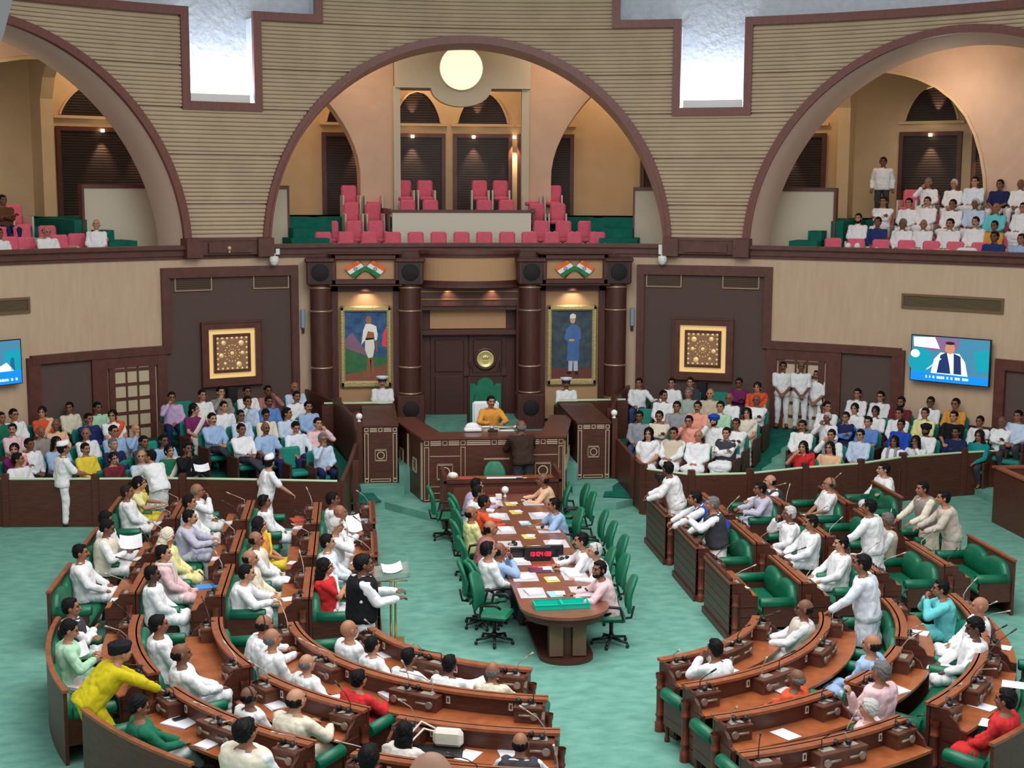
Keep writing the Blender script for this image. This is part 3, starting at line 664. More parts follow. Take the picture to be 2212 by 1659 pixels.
# outline boxes used for inlay work on a vertical face: origin O, direction u, in metres
def inlay(b,O,u,n,rects,w=.010):
    fr=lambda a,v,t: tuple(Vector(O)+Vector(u)*a+Vector((0,0,v))+Vector(n)*t)
    old=b.map; b.map=fr
    for (x0,x1,z0,z1) in rects:
        for q in ((x0,x1,z0,z0+w),(x0,x1,z1-w,z1),(x0,x0+w,z0+w,z1-w),(x1-w,x1,z0+w,z1-w)): b.box(q[0],q[1],q[2],q[3],-.01,.012)
    b.map=old
def bars(b,O,u,n,x0,x1,z0,z1,k=3,t=.018):
    fr=lambda a,v,q: tuple(Vector(O)+Vector(u)*a+Vector((0,0,v))+Vector(n)*q)
    old=b.map; b.map=fr
    for i in range(k): z=z0+(z1-z0)*i/(k-1); b.box(x0,x1,z-t/2,z+t/2,-.01,.012)
    b.map=old
def medallion(b,O,u,n,cx,cz,w,ring=True):
    inlay(b,O,u,n,[(cx-w,cx+w,cz-w,cz+w)]); bars(b,O,u,n,cx-w,cx+w,cz-w+.01,cz+w-.01,2,.03)
    M=Matrix((( *Vector(u),0),(0,0,1,0),(*(-Vector(n)),0),(0,0,0,1))).transposed(); M=Matrix.Translation(Vector(O)+Vector(u)*cx+Vector((0,0,cz)))@M
    b.M=M
    vs=[];fs=[];N=24
    for k in range(N):
        a=2*PI*k/N; vs+=[(w*.52*math.cos(a),w*.52*math.sin(a),-.014),(w*.66*math.cos(a),w*.66*math.sin(a),-.014)]
    fs=[(2*k,2*k+1,(2*k+3)%(2*N),(2*k+2)%(2*N)) for k in range(N)]; b.add(vs,fs); b.M=None
PF=8.55
root=thing('presiding_desk','large dark wooden presiding officer desk with brass inlay on the dais','desk',(0,9.6,.16),world=True)
zt=1.55
b=MB(); b.prism([(-1.52,PF),(1.52,PF),(1.52,PF+.08),(-1.52,PF+.08)],'z',.16,zt); b.build('front_panel',WOOD,root)
for s in (-1,1):
    b=MB(); b.prism([(s*1.52,PF),(s*2.08,11.2),(s*2.0,11.25),(s*1.45,PF+.08)],'z',.16,zt); b.build('side_panel',WOOD,root)
b=MB(); b.prism([(-1.56,PF-.05),(1.56,PF-.05),(2.14,11.25),(1.6,11.3),(1.12,PF+.62),(-1.12,PF+.62),(-1.6,11.3),(-2.14,11.25)],'z',zt-.02,zt+.03); b.build('counter_top',mat('counter_wood',(110,58,44),.35,c2=(92,46,36),scale=6,coat=.2),root)
O,u,n=(-1.52,PF,0),(1,0,0),(0,-1,0)
b=MB()
inlay(b,O,u,n,[(.02,.12,.2,1.36),(2.92,3.02,.2,1.36),(.80,.9,.35,1.36),(2.14,2.24,.35,1.36),(.02,.12,1.4,1.5),(2.92,3.02,1.4,1.5),(.8,.9,1.4,1.5),(2.14,2.24,1.4,1.5),(.41,.51,1.4,1.5),(2.53,2.63,1.4,1.5),(1.47,1.57,1.4,1.5)],.010)
for x0,x1 in ((.15,.38),(.54,.77),(.93,1.44),(1.6,2.11),(2.27,2.5),(2.66,2.89)): bars(b,O,u,n,x0,x1,1.41,1.49)
medallion(b,O,u,n,.46,.82,.17); medallion(b,O,u,n,2.58,.82,.17)
bars(b,O,u,n,.14,.78,1.16,1.165,2,.008); bars(b,O,u,n,2.26,2.9,1.16,1.165,2,.008); bars(b,O,u,n,.14,.78,.5,.505,2,.008); bars(b,O,u,n,.14,2.9,.21,.36,2,.012); bars(b,O,u,n,1.3,1.85,1.08,1.1,2,.01)
for s in (-1,1):
    ux=Vector((s*.56,2.65,0)).normalized(); nx=Vector((s*ux.y,-s*ux.x,0)); O2=(s*1.53,PF+.02,0)
    inlay(b,O2,ux,nx,[(.05,.15,.2,1.45),(1.25,1.33,.2,1.45),(2.5,2.6,.2,1.45)],.014); medallion(b,O2,ux,nx,.7,.85,.15); medallion(b,O2,ux,nx,1.9,.85,.15)
b.build('brass_inlay',LINE,root)
for s in (-1,1):
    root=thing('side_counter','dark wooden side counter with brass inlay, %s of the presiding desk'%SIDE[s],'counter',(s*2.35,10.0,.32),world=True)
    x0,x1=sorted((s*2.02,s*2.78)); b=MB(); b.box(x0,x1,9.9,10.0,.32,1.6); b.build('front_panel',WOOD,root)
    b=MB(); b.box(x0-.02,x1+.02,9.86,12.9,1.6,1.64); b.build('counter_top',WOOD,root); b=MB(); b.box(x0 if s>0 else x1-.05,x0+.05 if s>0 else x1,10,12.9,.32,1.6); b.build('side_panel',WOOD,root)
    b=MB(); O,u,n=(x0,9.9,0),(1,0,0),(0,-1,0)
    inlay(b,O,u,n,[(.02,.11,.42,1.45),(.65,.74,.42,1.45),(.02,.11,1.48,1.57),(.65,.74,1.48,1.57),(.33,.42,1.48,1.57),(.02,.11,.34,.42),(.65,.74,.34,.42),(.15,.6,.35,.42)],.014); bars(b,O,u,n,.14,.3,1.49,1.56); bars(b,O,u,n,.45,.62,1.49,1.56); medallion(b,O,u,n,.38,.95,.13); b.build('brass_inlay',LINE,root)
    # marshals' screen with glass rail
    root=thing('dais_screen','low dark wooden screen with glass strip rail below the %s portrait'%SIDE[s],'screen',(s*2.9,12.8,.8),world=True)
    x0,x1=sorted((s*2.0,s*3.75)); b=MB(); b.box(x0,x1,12.75,12.85,.3,1.66); b.build('panel',WOOD,root)
    b=MB(); b.box(x0+.05,x1-.05,12.78,12.82,1.68,1.72); b.build('glass_rail',mat('glass_rail',(206,232,190),.15,spec=.9),root)
    # slanting barrier between the dais steps and the visitors, with white globe finial
    root=thing('stair_barrier','slanting dark panelled barrier along the %s dais steps'%SIDE[s],'barrier',(s*3.3,11.5,0),world=True)
    for (xa,ya,za),(xb,yb,zb) in (((4.15,14.9,1.75),(3.35,12.6,1.85)),((3.35,12.6,1.85),(2.95,10.9,1.75)),((2.95,10.9,1.75),(2.87,9.95,1.62))):
        p=MB(); p.add([(s*xa,ya,.1),(s*xb,yb,.1),(s*(xb+.08),yb,.1),(s*(xa+.08),ya,.1),(s*xa,ya,za),(s*xb,yb,zb-.1),(s*(xb+.08),yb,zb-.1),(s*(xa+.08),ya,za)],[(0,1,5,4),(1,2,6,5),(2,3,7,6),(3,0,4,7),(4,5,6,7)]); p.build('panel',WOOD,root)
    for xa,ya,za in ((3.35,12.6,1.86),(2.93,10.9,1.78),(2.87,9.93,1.7)):
        p=MB(); p.box(s*xa-.05,s*xa+.07,ya-.06,ya+.06,0,za); p.build('post',WOOD,root)
    p=MB(); p.lathe([(.02,1.7),(.05,1.72),(.02,1.76)],12,(s*2.87,9.93,0)); p.sphere((s*2.87,9.93,1.83),.075); o=p.build('globe_finial',mat('globe_white',(240,240,240),.3),root)
    # lower barrier from globe post toward the chamber
    root=thing('stair_barrier','lower dark wooden barrier flanking the %s dais steps, sloping to the chamber floor'%SIDE[s],'barrier',(s*3.0,8.5,0),world=True)
    p=MB(); ln=((2.9,9.85,1.25),(3.05,8.6,1.05),(3.1 if s>0 else 3.2,7.75 if s>0 else 7.0,1.0))
    for (xa,ya,za),(xb,yb,zb) in zip(ln,ln[1:]): p.add([(s*xa,ya,0),(s*xb,yb,0),(s*(xb+.08),yb,0),(s*(xa+.08),ya,0),(s*xa,ya,za),(s*xb,yb,zb),(s*(xb+.08),yb,zb),(s*(xa+.08),ya,za)],[(0,1,5,4),(1,2,6,5),(2,3,7,6),(3,0,4,7),(4,5,6,7)])
    p.build('panel',WOOD,root)
    p=MB(); p.box(s*3.0-.02,s*3.0+.1,8.5,8.6,0,1.1); p.build('post',WOOD,root)
# presiding officer's chair with crest
root=thing('presiding_chair','tall carved green throne chair with round gold crest and white towel','chair',(0.25,10.95,.72),world=True)
cx,cy=at_y(1048,900,11.2)[0],11.2
b=MB(); b.box(cx-.42,cx+.42,cy,cy+.12,.72,2.55,ch=.02); b.box(cx-.5,cx+.5,cy,cy+.12,2.5,2.62,ch=.02); b.box(cx-.3,cx+.3,cy,cy+.12,2.6,2.76,ch=.02); b.box(cx-.52,cx-.36,cy-.02,cy+.1,2.52,2.72,ch=.02); b.box(cx+.36,cx+.52,cy-.02,cy+.1,2.52,2.72,ch=.02)
for s in (-1,1): b.tube([(cx+s*.34,cy+.05,2.7),(cx+s*.34,cy+.05,3.0)],.015,6)
b.M=Matrix.Translation((cx,cy+.05,2.93))@Matrix.Rotation(PI/2,4,'X'); b.lathe([(0,.07),(.2,.07),(.23,.09),(.27,.07),(.27,-.04),(0,-.04)],32); b.M=None
b.build('chair_frame',mat('throne_wood',(58,30,27),.4),root)
b=MB(); b.M=Matrix.Translation((cx,cy-.03,2.93))@Matrix.Rotation(PI/2,4,'X'); b.lathe([(0,.02),(.17,.015),(.19,.03),(.2,0)],32); b.M=None
b.sphere((cx,cy-.06,2.98),(.05,.02,.05)); b.sphere((cx-.045,cy-.055,2.97),(.035,.02,.045)); b.sphere((cx+.045,cy-.055,2.97),(.035,.02,.045)); b.box(cx-.08,cx+.08,cy-.065,cy-.04,2.87,2.91); b.box(cx-.05,cx+.05,cy-.065,cy-.04,2.83,2.86); b.build('gold_crest',mat('crest_gold',(206,190,130),.35,metal=.5),root)
b=MB(); N=16; pts=[(cx-.36,1.15)]+[(cx-.36,2.36),(cx-.24,2.36)]+[(cx-.2*math.cos(PI*k/N),2.3+.2*math.sin(PI*k/N)) for k in range(N+1)]+[(cx+.24,2.36),(cx+.36,2.36),(cx+.36,1.15)]
b.prism(pts,'y',cy-.06,cy); b.prism([(cx-.25,1.2),(cx-.25,2.1)]+[(cx-.25*math.cos(PI*k/N),2.05+.22*math.sin(PI*k/N)) for k in range(N+1)]+[(cx+.25,1.2)],'y',cy-.12,cy-.05); b.build('backrest',GREEN,root)
b=MB(); b.box(cx-.34,cx+.34,cy-.6,cy-.05,1.05,1.2,ch=.05); b.build('seat',GREEN,root)
for s in (-1,1): b=MB(); b.box(cx+s*.4-.05,cx+s*.4+.05,cy-.6,cy,1.35,1.45,ch=.03); b.box(cx+s*.4-.04,cx+s*.4+.04,cy-.55,cy,.72,1.35); b.build('armrest',GREEN,root)
b=MB(); b.box(cx-.31,cx+.31,cy-.17,cy-.05,1.2,1.96,ch=.05); o=b.build('towel',mat('white_towel',(236,238,244),.9,bump=.3,scale=20)); tag(o,'white towel draped over the back of the green throne chair','towel')
# marshals' pieces on presiding desk
def on_desk(x,y,z): return at_z(x,y,z)
P=on_desk(1020,928,1.62); b=MB(); b.M=Matrix.Translation(P); b.sphere((0,0,.06),(.16,.1,.1)); b.box(-.18,.2,-.12,.06,-.03,.05,ch=.02); o=b.build('wrapped_bundle',mat('white_cloth',(236,238,240),.8,bump=.4,scale=12),origin=tuple(P)); tag(o,'white cloth bundle on the left of the presiding desk','bundle')
P=on_desk(1062,928,1.6); b=MB(); b.M=Matrix.Translation(P); b.tube([(-.45,0,0.05),(-.1,0,.06),(.5,0,.05)],.028,10); b.tube([(-.05,-.01,.05),(.05,-.01,.05)],.045,10); b.sphere((-.47,0,.05),.045); b.sphere((.52,0,.05),.045); o=b.build('ceremonial_mace',mat('mace_silver',(210,205,190),.3,metal=.7),origin=tuple(P)); tag(o,'long silver ceremonial mace lying across the presiding desk front','mace')
P=on_desk(1065,932,1.6); b=MB(); b.M=Matrix.Translation(P); b.box(-.12,.1,-.1,-.02,0,.05,ch=.01); o=b.build('desk_console',BLACKP,origin=tuple(P)); tag(o,'small black console box on the presiding desk','console')
# ---- secretaries' desk at the head of the long table ----
root=thing('secretary_desk','plain dark wooden desk with raised sides at the head of the long table','desk',(0,7.0,0),world=True)
b=MB(); b.box(-1.18,1.18,6.8,6.86,0,1.0,ch=.01); b.box(-1.2,1.2,6.76,6.9,.94,1.0); b.build('front_panel',WOOD,root)
for s in (-1,1): b=MB(); b.box(s*1.18-.04,s*1.18+.04,6.76,7.75,0,1.12); b.build('side_panel',WOOD,root)
b=MB(); b.box(-1.16,1.16,6.9,7.7,.86,.9); b.build('tabletop',TOPW,root); b=MB(); b.box(-1.0,1.0,6.79,6.8,.15,.85,ch=.004); b.build('inset_panel',mat('wood_mid',(104,54,40),.45),root)
# ---- visitors' enclosure: barriers ----
GR=mat('glass_rail',(206,232,190))
def barrier(pts,side,z=.96):
    for i,(a,c) in enumerate(zip(pts,pts[1:])):
        a=Vector((*a,0)); c=Vector((*c,0)); d=(c-a); L=d.length; d.normalize(); nn=Vector((-d.y,d.x,0))
        place=('%s end'%('outer' if i==0 else 'inner')) if i in (0,len(pts)-2) and side=='left' else None
        lab='dark wooden barrier section with glass strip rail before the %s visitors, section %s'%(side,['farthest left','second from left','third from left','fourth from left','fifth from left','sixth from left','seventh from left','eighth from left','ninth from left'][i])
        root=thing('visitor_barrier',lab,'barrier',tuple(a),world=True,group='barrier sections before the visitors')
        fr=lambda u,v,w: tuple(a+d*u+nn*v+Vector((0,0,w)))
        b=MB(fr); b.box(0,L,-.03,.03,0,z); b.box(0,L,-.045,-.03,0,.12); b.build('panel',WOOD,root)
        b=MB(fr); b.box(.08,L-.08,-.03,.03,z+.01,z+.05,ch=.01); b.build('glass_rail',GR,root)
        b=MB(fr); b.box(-.07,.07,-.06,.06,0,z+.13,ch=.01); b.build('post',WOOD,root)
barrier([(-13.6,8.6),(-10.0,7.85),(-8.2,7.7),(-6.45,7.58),(-4.85,7.3),(-3.25,7.0)],'left')
barrier([(3.1,7.72),(3.95,6.98),(5.2,7.0),(6.55,7.5),(7.9,7.82),(9.1,8.45),(10.7,8.85),(12.3,9.1),(14,9.4)],'right')
# ---- sloping visitor floors, and the carpeted stair ----
def lowR(t,s):
    P=[(3.2,7.0),(4.85,7.3),(6.45,7.58),(8.2,7.7),(10,7.85),(14,8.7)] if s<0 else [(3.1,7.8),(3.95,6.98),(5.2,7.0),(6.55,7.5),(7.9,7.82),(9.1,8.45),(10.7,8.85),(14,9.4)]
    for p,q in zip(P,P[1:]):
        a,c=math.degrees(math.atan2(*p)),math.degrees(math.atan2(*q))
        if a<=t<=c: k=(t-a)/(c-a); return math.hypot(p[0]+(q[0]-p[0])*k,p[1]+(q[1]-p[1])*k)+.04
    return 9.0 if t<25 else 15
def vh(P):
    R=math.hypot(P[0],P[1]); th=abs(th_of(P)); l=min(14,lowR(th,1 if P[0]>0 else -1))
    hi=.18+.64*min(1,max(0,(R-9.3)/4.7)); lo=.64*min(1,max(0,(R-l-.25)/max(.8,15.2-l-.5)))
    t=min(1,max(0,(th-34)/4)); return hi*(1-t)+lo*t
for s in (-1,1):
    m=MB(); vs=[];fs=[]; A=np.arange(15.5,58,1.25); nb=26
    for t in A:
        r0=max(lowR(t,s),9.0 if t<24.5 else 0)
        for k in range(nb):
            R=r0+(15.5-r0)*k/(nb-1); p=pc(s*t,R); vs.append((p[0],p[1],vh(p)))
    for i in range(len(A)-1):
        for k in range(nb-1): a=i*nb+k; fs.append((a,a+1,a+nb+1,a+nb) if s<0 else (a,a+nb,a+nb+1,a+1))
    m.add(vs,fs,True); struct('visitor_floor',m,CARPETD,recalc=False)
m=MB()
for k in range(8):
    R=9.0+k*.78; m.cylbox(R,15.45,33.2,36.2,0,vh(pc(34.7,R+.78))+.05,.6)
struct('visitor_stair',m,CARPET)
m=MB(); m.box(11.0,15,6.2,9.3,0,.16); m.box(11.8,15,5.0,8.6,.16,.3); struct('floor_step',m,CARPET)
# ================= MEMBERS' BENCHES AND DESKS =================
CY=-1.4
XS={-1:[2.62,3.66,4.93,6.2,7.5],1:[2.66,3.76,5.08,6.35,7.62]}
RS={-1:[2.9,3.88,4.88,5.97,7.1],1:[2.72,3.68,4.7,5.74,6.85]}
HR=.90
def path_straight(s,k,ya,yb):
    X=XS[s][k]; L=abs(ya-yb); y0=max(ya,yb)
    return L,(lambda u,v,w:(s*(X+v),y0-u,w)),'row'
def path_arc(s,k,pa,pb):
    R=RS[s][k]; L=abs(pb-pa)*R
    def f(u,v,w):
        a=min(pa,pb)+u/R; return (-(R+v)*math.cos(a)*(-s)*-1 if False else s*(R+v)*math.cos(a),CY-(R+v)*math.sin(a),w)
    return L,f,'arc'
UNITS=[]
def px_unit(s,k,A,B,arc):
    """rim end points (pixels) of one desk line -> path"""
    P=at_z(*A,HR); Q=at_z(*B,HR)
    if not arc: return path_straight(s,k,P[1],Q[1])
    an=lambda p: math.atan2(-(p[1]-CY),abs(p[0]))
    return path_arc(s,k,max(-.15,an(P)),an(Q))
ORD=['front','second','third','fourth','back']
def desk(s,k,L,f,where,plank=False,mics=True):
    side=SIDE[s]; arc=False
    n=max(6,int(L/.14)); mid=f(L/2,.2,0)
    root=thing('member_desk','brown wooden bench desk, %s, %s block'%(where,side),'desk',mid,world=True,group='members desks of the %s block'%side)
    b=MB(f)
    if plank:
        z=.1
        while z<.86: b.box(0,L,0,.05,z,z+.14,nx=n); z+=.15
        b.box(0,L,.012,.04,.02,.9,nx=n)
        b.box(-.02,L+.02,-.03,.05,0,.1,nx=n)
    else: b.box(0,L,.01,.05,0,HR,nx=n)
    b.build('front_panel',WOOD,root)
    b=MB(f); b.box(-.02,L+.02,-.015,.1,HR,HR+.035,nx=n); b.build('rim',RIMW,root)
    b=MB(f); b.box(.03,L-.03,.05,.45,.655,.69,nx=n); b.build('tabletop',TOPW,root)
    for e in (0,1):
        u0,u1=(0,.035) if e==0 else (L-.035,L)
        b=MB(f); prof=[(.05,0),(.45,0),(.45,.69),(.37,.7),(.33,.78),(.24,.84),(.22,HR),(.05,HR)]
        b.prism(prof,'x',u0,u1)
        q0,q1=(-.012,0) if e==0 else (L,L+.012)
        for i in range(4): b.box(q0,q1,.17,.42,.05+.16*i,.05+.16*i+.14)
        b.build('side_panel',WOOD,root)
        uc=-.03 if e==0 else L+.03
        b=MB(); c=f(uc,.09,0); b.lathe([(.06,.0),(.06,.12),(.045,.13),(.045,.2),(.055,.21),(.055,.23),(.045,.24),(.045,.55),(.055,.56),(.055,.58),(.045,.59),(.045,.68),(.055,.7),(.06,.76)],12,c); b.build('post',mat('post_wood',(126,60,40),.35,c2=(104,48,33),scale=8),root)
    nb=max(2,round(L/1.45)+1)
    if L<1.0: nb=1
    for i in range(nb):
        w=.30 if (i in (0,nb-1)) else .62
        uc=.04+w/2 if i==0 else (L-.04-w/2 if i==nb-1 else L*i/(nb-1))
        b=MB(f); q=max(1,int(w/.1)); b.box(uc-w/2,uc+w/2,.05,.24,.69,HR-.04,nx=q); b.box(uc-w/2-.01,uc+w/2+.01,.04,.25,HR-.05,HR-.025,nx=q); bx=b.build('control_box',BOXW,root); OO=tuple(root['_o'])
        hs=[uc] if w<.4 else [uc-.16,uc+.16]
        for j,uu in enumerate(hs):
            sg=1 if (i==0 or (len(hs)==2 and j==0)) else -1
            c0=f(uu-.07*sg,.24,.78); nrm=(Vector(f(uu,.3,.78))-Vector(f(uu,.24,.78))).normalized()
            b=MB(); b.cyl(Vector(c0),Vector(c0)+nrm*.03,.045,16); b.cyl(Vector(c0)+nrm*.03,Vector(c0)+nrm*.034,.036,16)
            b.tube([Vector(f(uu-.04*sg,.252,.785)),Vector(f(uu+.1*sg,.252,.785))],.016,8); b.build('handset',mat('handset_grey',(150,132,122),.4,metal=.3),bx,origin=OO)
            b=MB(f); b.box(uu-.08,uu+.08,.09,.19,HR-.025,HR-.015); b.build('steel_plate',mat('brushed_plate',(176,172,160),.4,metal=.4),bx,origin=OO)
        b=MB(f); pu=uc+(w/2+.07 if i<nb-1 else -w/2-.07); b.box(pu-.025,pu+.025,.05,.06,.76,.85); pl=b.build('seat_number_plate',mat('number_plate',(222,214,200),.5),root)
        b=MB(f); b.box(pu-.012,pu+.012,.06,.062,.78,.83); b.build('number_mark',mat('number_ink',(90,60,55),.5),pl,origin=OO)
        if mics:
            for j,uu in enumerate(hs):
                rr=random.Random(len(UNITS)*7+i*3+j+k); lean=rr.uniform(-.22,.22); hgt=rr.uniform(.16,.34); out=rr.uniform(.05,.3)
                P=[Vector(f(uu+.05,.12,HR-.02)),Vector(f(uu+.05,.12,HR+.1)),Vector(f(uu+.05+lean*.4,.12+out*.4,HR+hgt*.7)),Vector(f(uu+.05+lean,.12+out,HR+hgt))]
                b=MB(); b.tube(P,[.009,.006,.006,.006],6); d=(P[3]-P[2]).normalized(); b.tube([P[3],P[3]+d*.09],[.011,.012],8); b.tube([P[0],P[0]+Vector((0,0,.02))],.02,8)
                b.build('microphone',mat('mic_metal',(196,180,170),.4,metal=.4) if rr.random()<.6 else mat('mic_dark',(70,60,58),.4,metal=.3),bx,origin=OO)
    UNITS.append((s,k,L,f,where,root,nb))
def bench(s,k,L,f,where):
    side=SIDE[s]; n=max(6,int(L/.14)); H=.9
    root=thing('green_bench','green padded wooden bench, %s, %s block'%(where,side),'bench',f(L/2,-.2,0),world=True,group='members benches of the %s block'%side)
    b=MB(f); b.box(0,L,-.045,0,0,H,nx=n); b.build('back_board',WOOD,root)
    b=MB(f); b.box(-.02,L+.02,-.06,.005,H,H+.035,nx=n); b.build('rim',RIMW,root)
    # humped back cushion
    nh=max(2,round(L/.8)); vs=[];fs=[];N=max(24,nh*12); mg=.06
    for i in range(N+1):
        u=mg+(L-2*mg)*i/N; t=(u-mg)/(L-2*mg)*nh; ph=abs(math.sin(PI*t)); e=min(1,(min(u,L-u)-mg)/.12+.15); top=.74+.12*ph**.6; top=.45+(top-.45)*min(1,.55+.45*e)
        for v,w in ((-.045,.40),(-.15,.42),(-.17,.6),(-.15,top-.06),(-.12,top-.01),(-.075,top),(-.045,top-.01)): vs.append((u,v,w))
    m_=7
    for i in range(N):
        for q in range(m_-1): a=i*m_+q; fs.append((a,a+m_,a+m_+1,a+1))
    fs+=[tuple(range(m_)),tuple(N*m_+q for q in reversed(range(m_)))]
    b=MB(f); b.add(vs,fs,True); b.build('back_cushion',GREEN,root)
    b=MB(f); b.box(.04,L-.04,-.60,-.12,.33,.43,ch=.035,nx=n); b.build('seat_cushion',GREEN,root)
    b=MB(f); b.box(.03,L-.03,-.57,-.05,.22,.33,nx=n); b.build('seat_frame',WOOD,root)
    for e in (0,1):
        u=.07 if e==0 else L-.07
        b=MB(); b.tube([f(u,-.63,.60),f(u,-.61,.60),f(u,-.12,.60)],[.06,.075,.075],14); b.build('arm_roll',GREEN,root)
        b=MB(f); b.box(u-.035,u+.035,-.58,-.05,.22,.54); b.build('arm_panel',WOOD,root)
        b=MB(); b.lathe([(.035,0),(.035,.05),(.025,.06),(.025,.16),(.035,.18),(.035,.24)],10,f(u,-.53,0)); b.build('leg',WOOD,root)
# ---- layout measured from the photograph ----
def place_unit(s,k,A,B,arc,where,b_=True,d_=True,plank=False):
    L,f,_=px_unit(s,k,A,B,arc)
    if b_: bench(s,k,L,f,where)
    if d_: desk(s,k,L,f,where,plank)
    return f,L
POS=['nearest the dais','middle one','nearest the curve']
for i,(ya,yb) in enumerate(((5.35,3.7),(2.95,1.4),(.8,-.7))):
    for s in (-1,1):
        L,f,_=path_straight(s,0,ya,yb); desk(s,0,L,f,'straight front row '+POS[i],plank=True)
SX={-1:{1:[(5.35,3.75),(3.05,1.5),(.75,-.85)],2:[(5.65,4.15),(3.3,1.85),(1.05,-.6)],3:[(5.95,4.4),(3.6,1.95),(1.25,-.35)],4:[(6.2,4.6),(3.75,2.3),(1.4,-.2)]},
    1:{1:[(5.5,3.75),(3.2,1.6),(.75,-.8)],2:[(5.8,4.4),(3.3,1.95),(.65,-.35)],3:[(5.9,4.4),(3.9,2.45),(1.4,-.05)],4:[(6.3,4.8),(3.4,2.6),(1.8,.1)]}}
for s in (-1,1):
    for k in range(1,5):
        for i,(ya,yb) in enumerate(SX[s][k]):
            L,f,_=path_straight(s,k,ya,yb); w='straight %s row %s'%(ORD[k],POS[i]); bench(s,k,L,f,w)
            if k<4: desk(s,k,L,f,w)
AR=[(-1,0,(822,1358),(1147,1447),0,1,'curved front row'),(1,0,(1630,1335),(1435,1433),0,1,'curved front row'),
 (-1,1,(622,1350),(1180,1513),1,1,'curved second row'),(1,1,(1810,1330),(1495,1495),1,1,'curved second row'),
 (-1,2,(427,1341),(540,1440),1,1,'curved third row, left section'),(-1,2,(560,1466),(797,1533),1,1,'curved third row, middle section'),(-1,2,(872,1547),(1206,1582),1,1,'curved third row, section at the aisle'),
 (1,2,(1987,1297),(1997,1385),1,1,'curved third row, right section'),(1,2,(1995,1410),(1872,1488),1,1,'curved third row, middle section'),(1,2,(1830,1512),(1558,1563),1,1,'curved third row, section at the aisle'),
 (-1,3,(257,1335),(330,1458),1,1,'curved fourth row, left section'),(-1,3,(340,1499),(679,1606),1,1,'curved fourth row, middle section'),(-1,3,(776,1624),(1235,1672),1,1,'curved fourth row, section at the aisle'),
 (1,3,(2160,1285),(2190,1400),1,1,'curved fourth row, right section'),(1,3,(2197,1418),(2079,1543),1,1,'curved fourth row, middle section'),(1,3,(2003,1574),(1628,1657),1,1,'curved fourth row, section at the aisle'),
 (-1,4,(52,1340),(125,1500),1,0,'curved back row, left section'),(-1,4,(160,1541),(400,1659),1,0,'curved back row, near section')]
L,f,_=path_arc(1,4,math.radians(22),math.radians(56)); bench(1,4,L,f,'curved back row, near section')
for s,k,A,B,b_,d_,w in AR: place_unit(s,k,A,B,True,w,b_,d_)
# side desk at the far right
root=thing('press_desk','tall plain wooden desk at the far right edge by the carpet step','desk',(11.6,6,.16),world=True)
P=at_z(2152,1012,1.15); b=MB(); b.box(P[0],P[0]+2.5,P[1]-.0,P[1]+.08,.0,1.15); b.box(P[0],P[0]+.08,P[1]-2.2,P[1],0,1.15); b.build('panel',WOOD,root)
b=MB(); b.box(P[0]-.04,P[0]+2.5,P[1]-.03,P[1]+.12,1.15,1.19); b.box(P[0]-.04,P[0]+.12,P[1]-2.2,P[1],1.15,1.19); b.build('rim',RIMW,root)
b=MB(); b.box(P[0]+.08,P[0]+.5,P[1]-2.2,P[1],.95,.98); b.build('tabletop',TOPW,root)
# ================= LONG TABLE =================
TH=.74; TX=.08; NY=-.95; FYT=6.6; HW=.66
root=thing('long_table','long brown wooden table with a rounded near end running to the dais','table',(TX,2.6,0),world=True)
pts=[(TX-HW,FYT),(TX-HW,NY+.1)]+[(TX-HW*math.cos(a),NY-.05-HW*math.sin(a)*.95) for a in np.linspace(0,PI,22)]+[(TX+HW,NY+.1),(TX+HW,FYT)]
b=MB(); b.prism(pts,'z',TH-.045,TH); b.build('tabletop',mat('table_wood',(142,84,62),.32,c2=(122,70,52),scale=5,coat=.3),root)
ins=[((x-TX)*.9+TX,(y-2.6)*.985+2.6) for x,y in pts]; b=MB(); b.prism(ins,'z',TH-.16,TH-.045); b.build('apron',WOOD,root)
b=MB(); b.prism([(TX-.4*math.cos(a),NY-.25-.35*math.sin(a)) for a in np.linspace(0,PI,16)]+[(TX+.4,FYT-.3),(TX-.4,FYT-.3)],'z',0,.07); b.build('plinth',WOOD,root)
b=MB(); b.box(TX-.09,TX+.09,NY-.05,FYT-.4,.07,TH-.15); 
b.prism([(TX-.26*math.cos(a),NY-.15-.26*math.sin(a)) for a in np.linspace(0,PI,12)],'z',.07,TH-.15); b.build('pedestal',mat('pedestal_wood',(74,40,30),.45),root)
for s in (-1,1): b=MB(); b.box(TX+s*.17-.1,TX+s*.17+.1,NY-.44,NY-.38,.09,.56); b.build('pedestal_panel',mat('panel_sand',(110,84,64),.7),root)
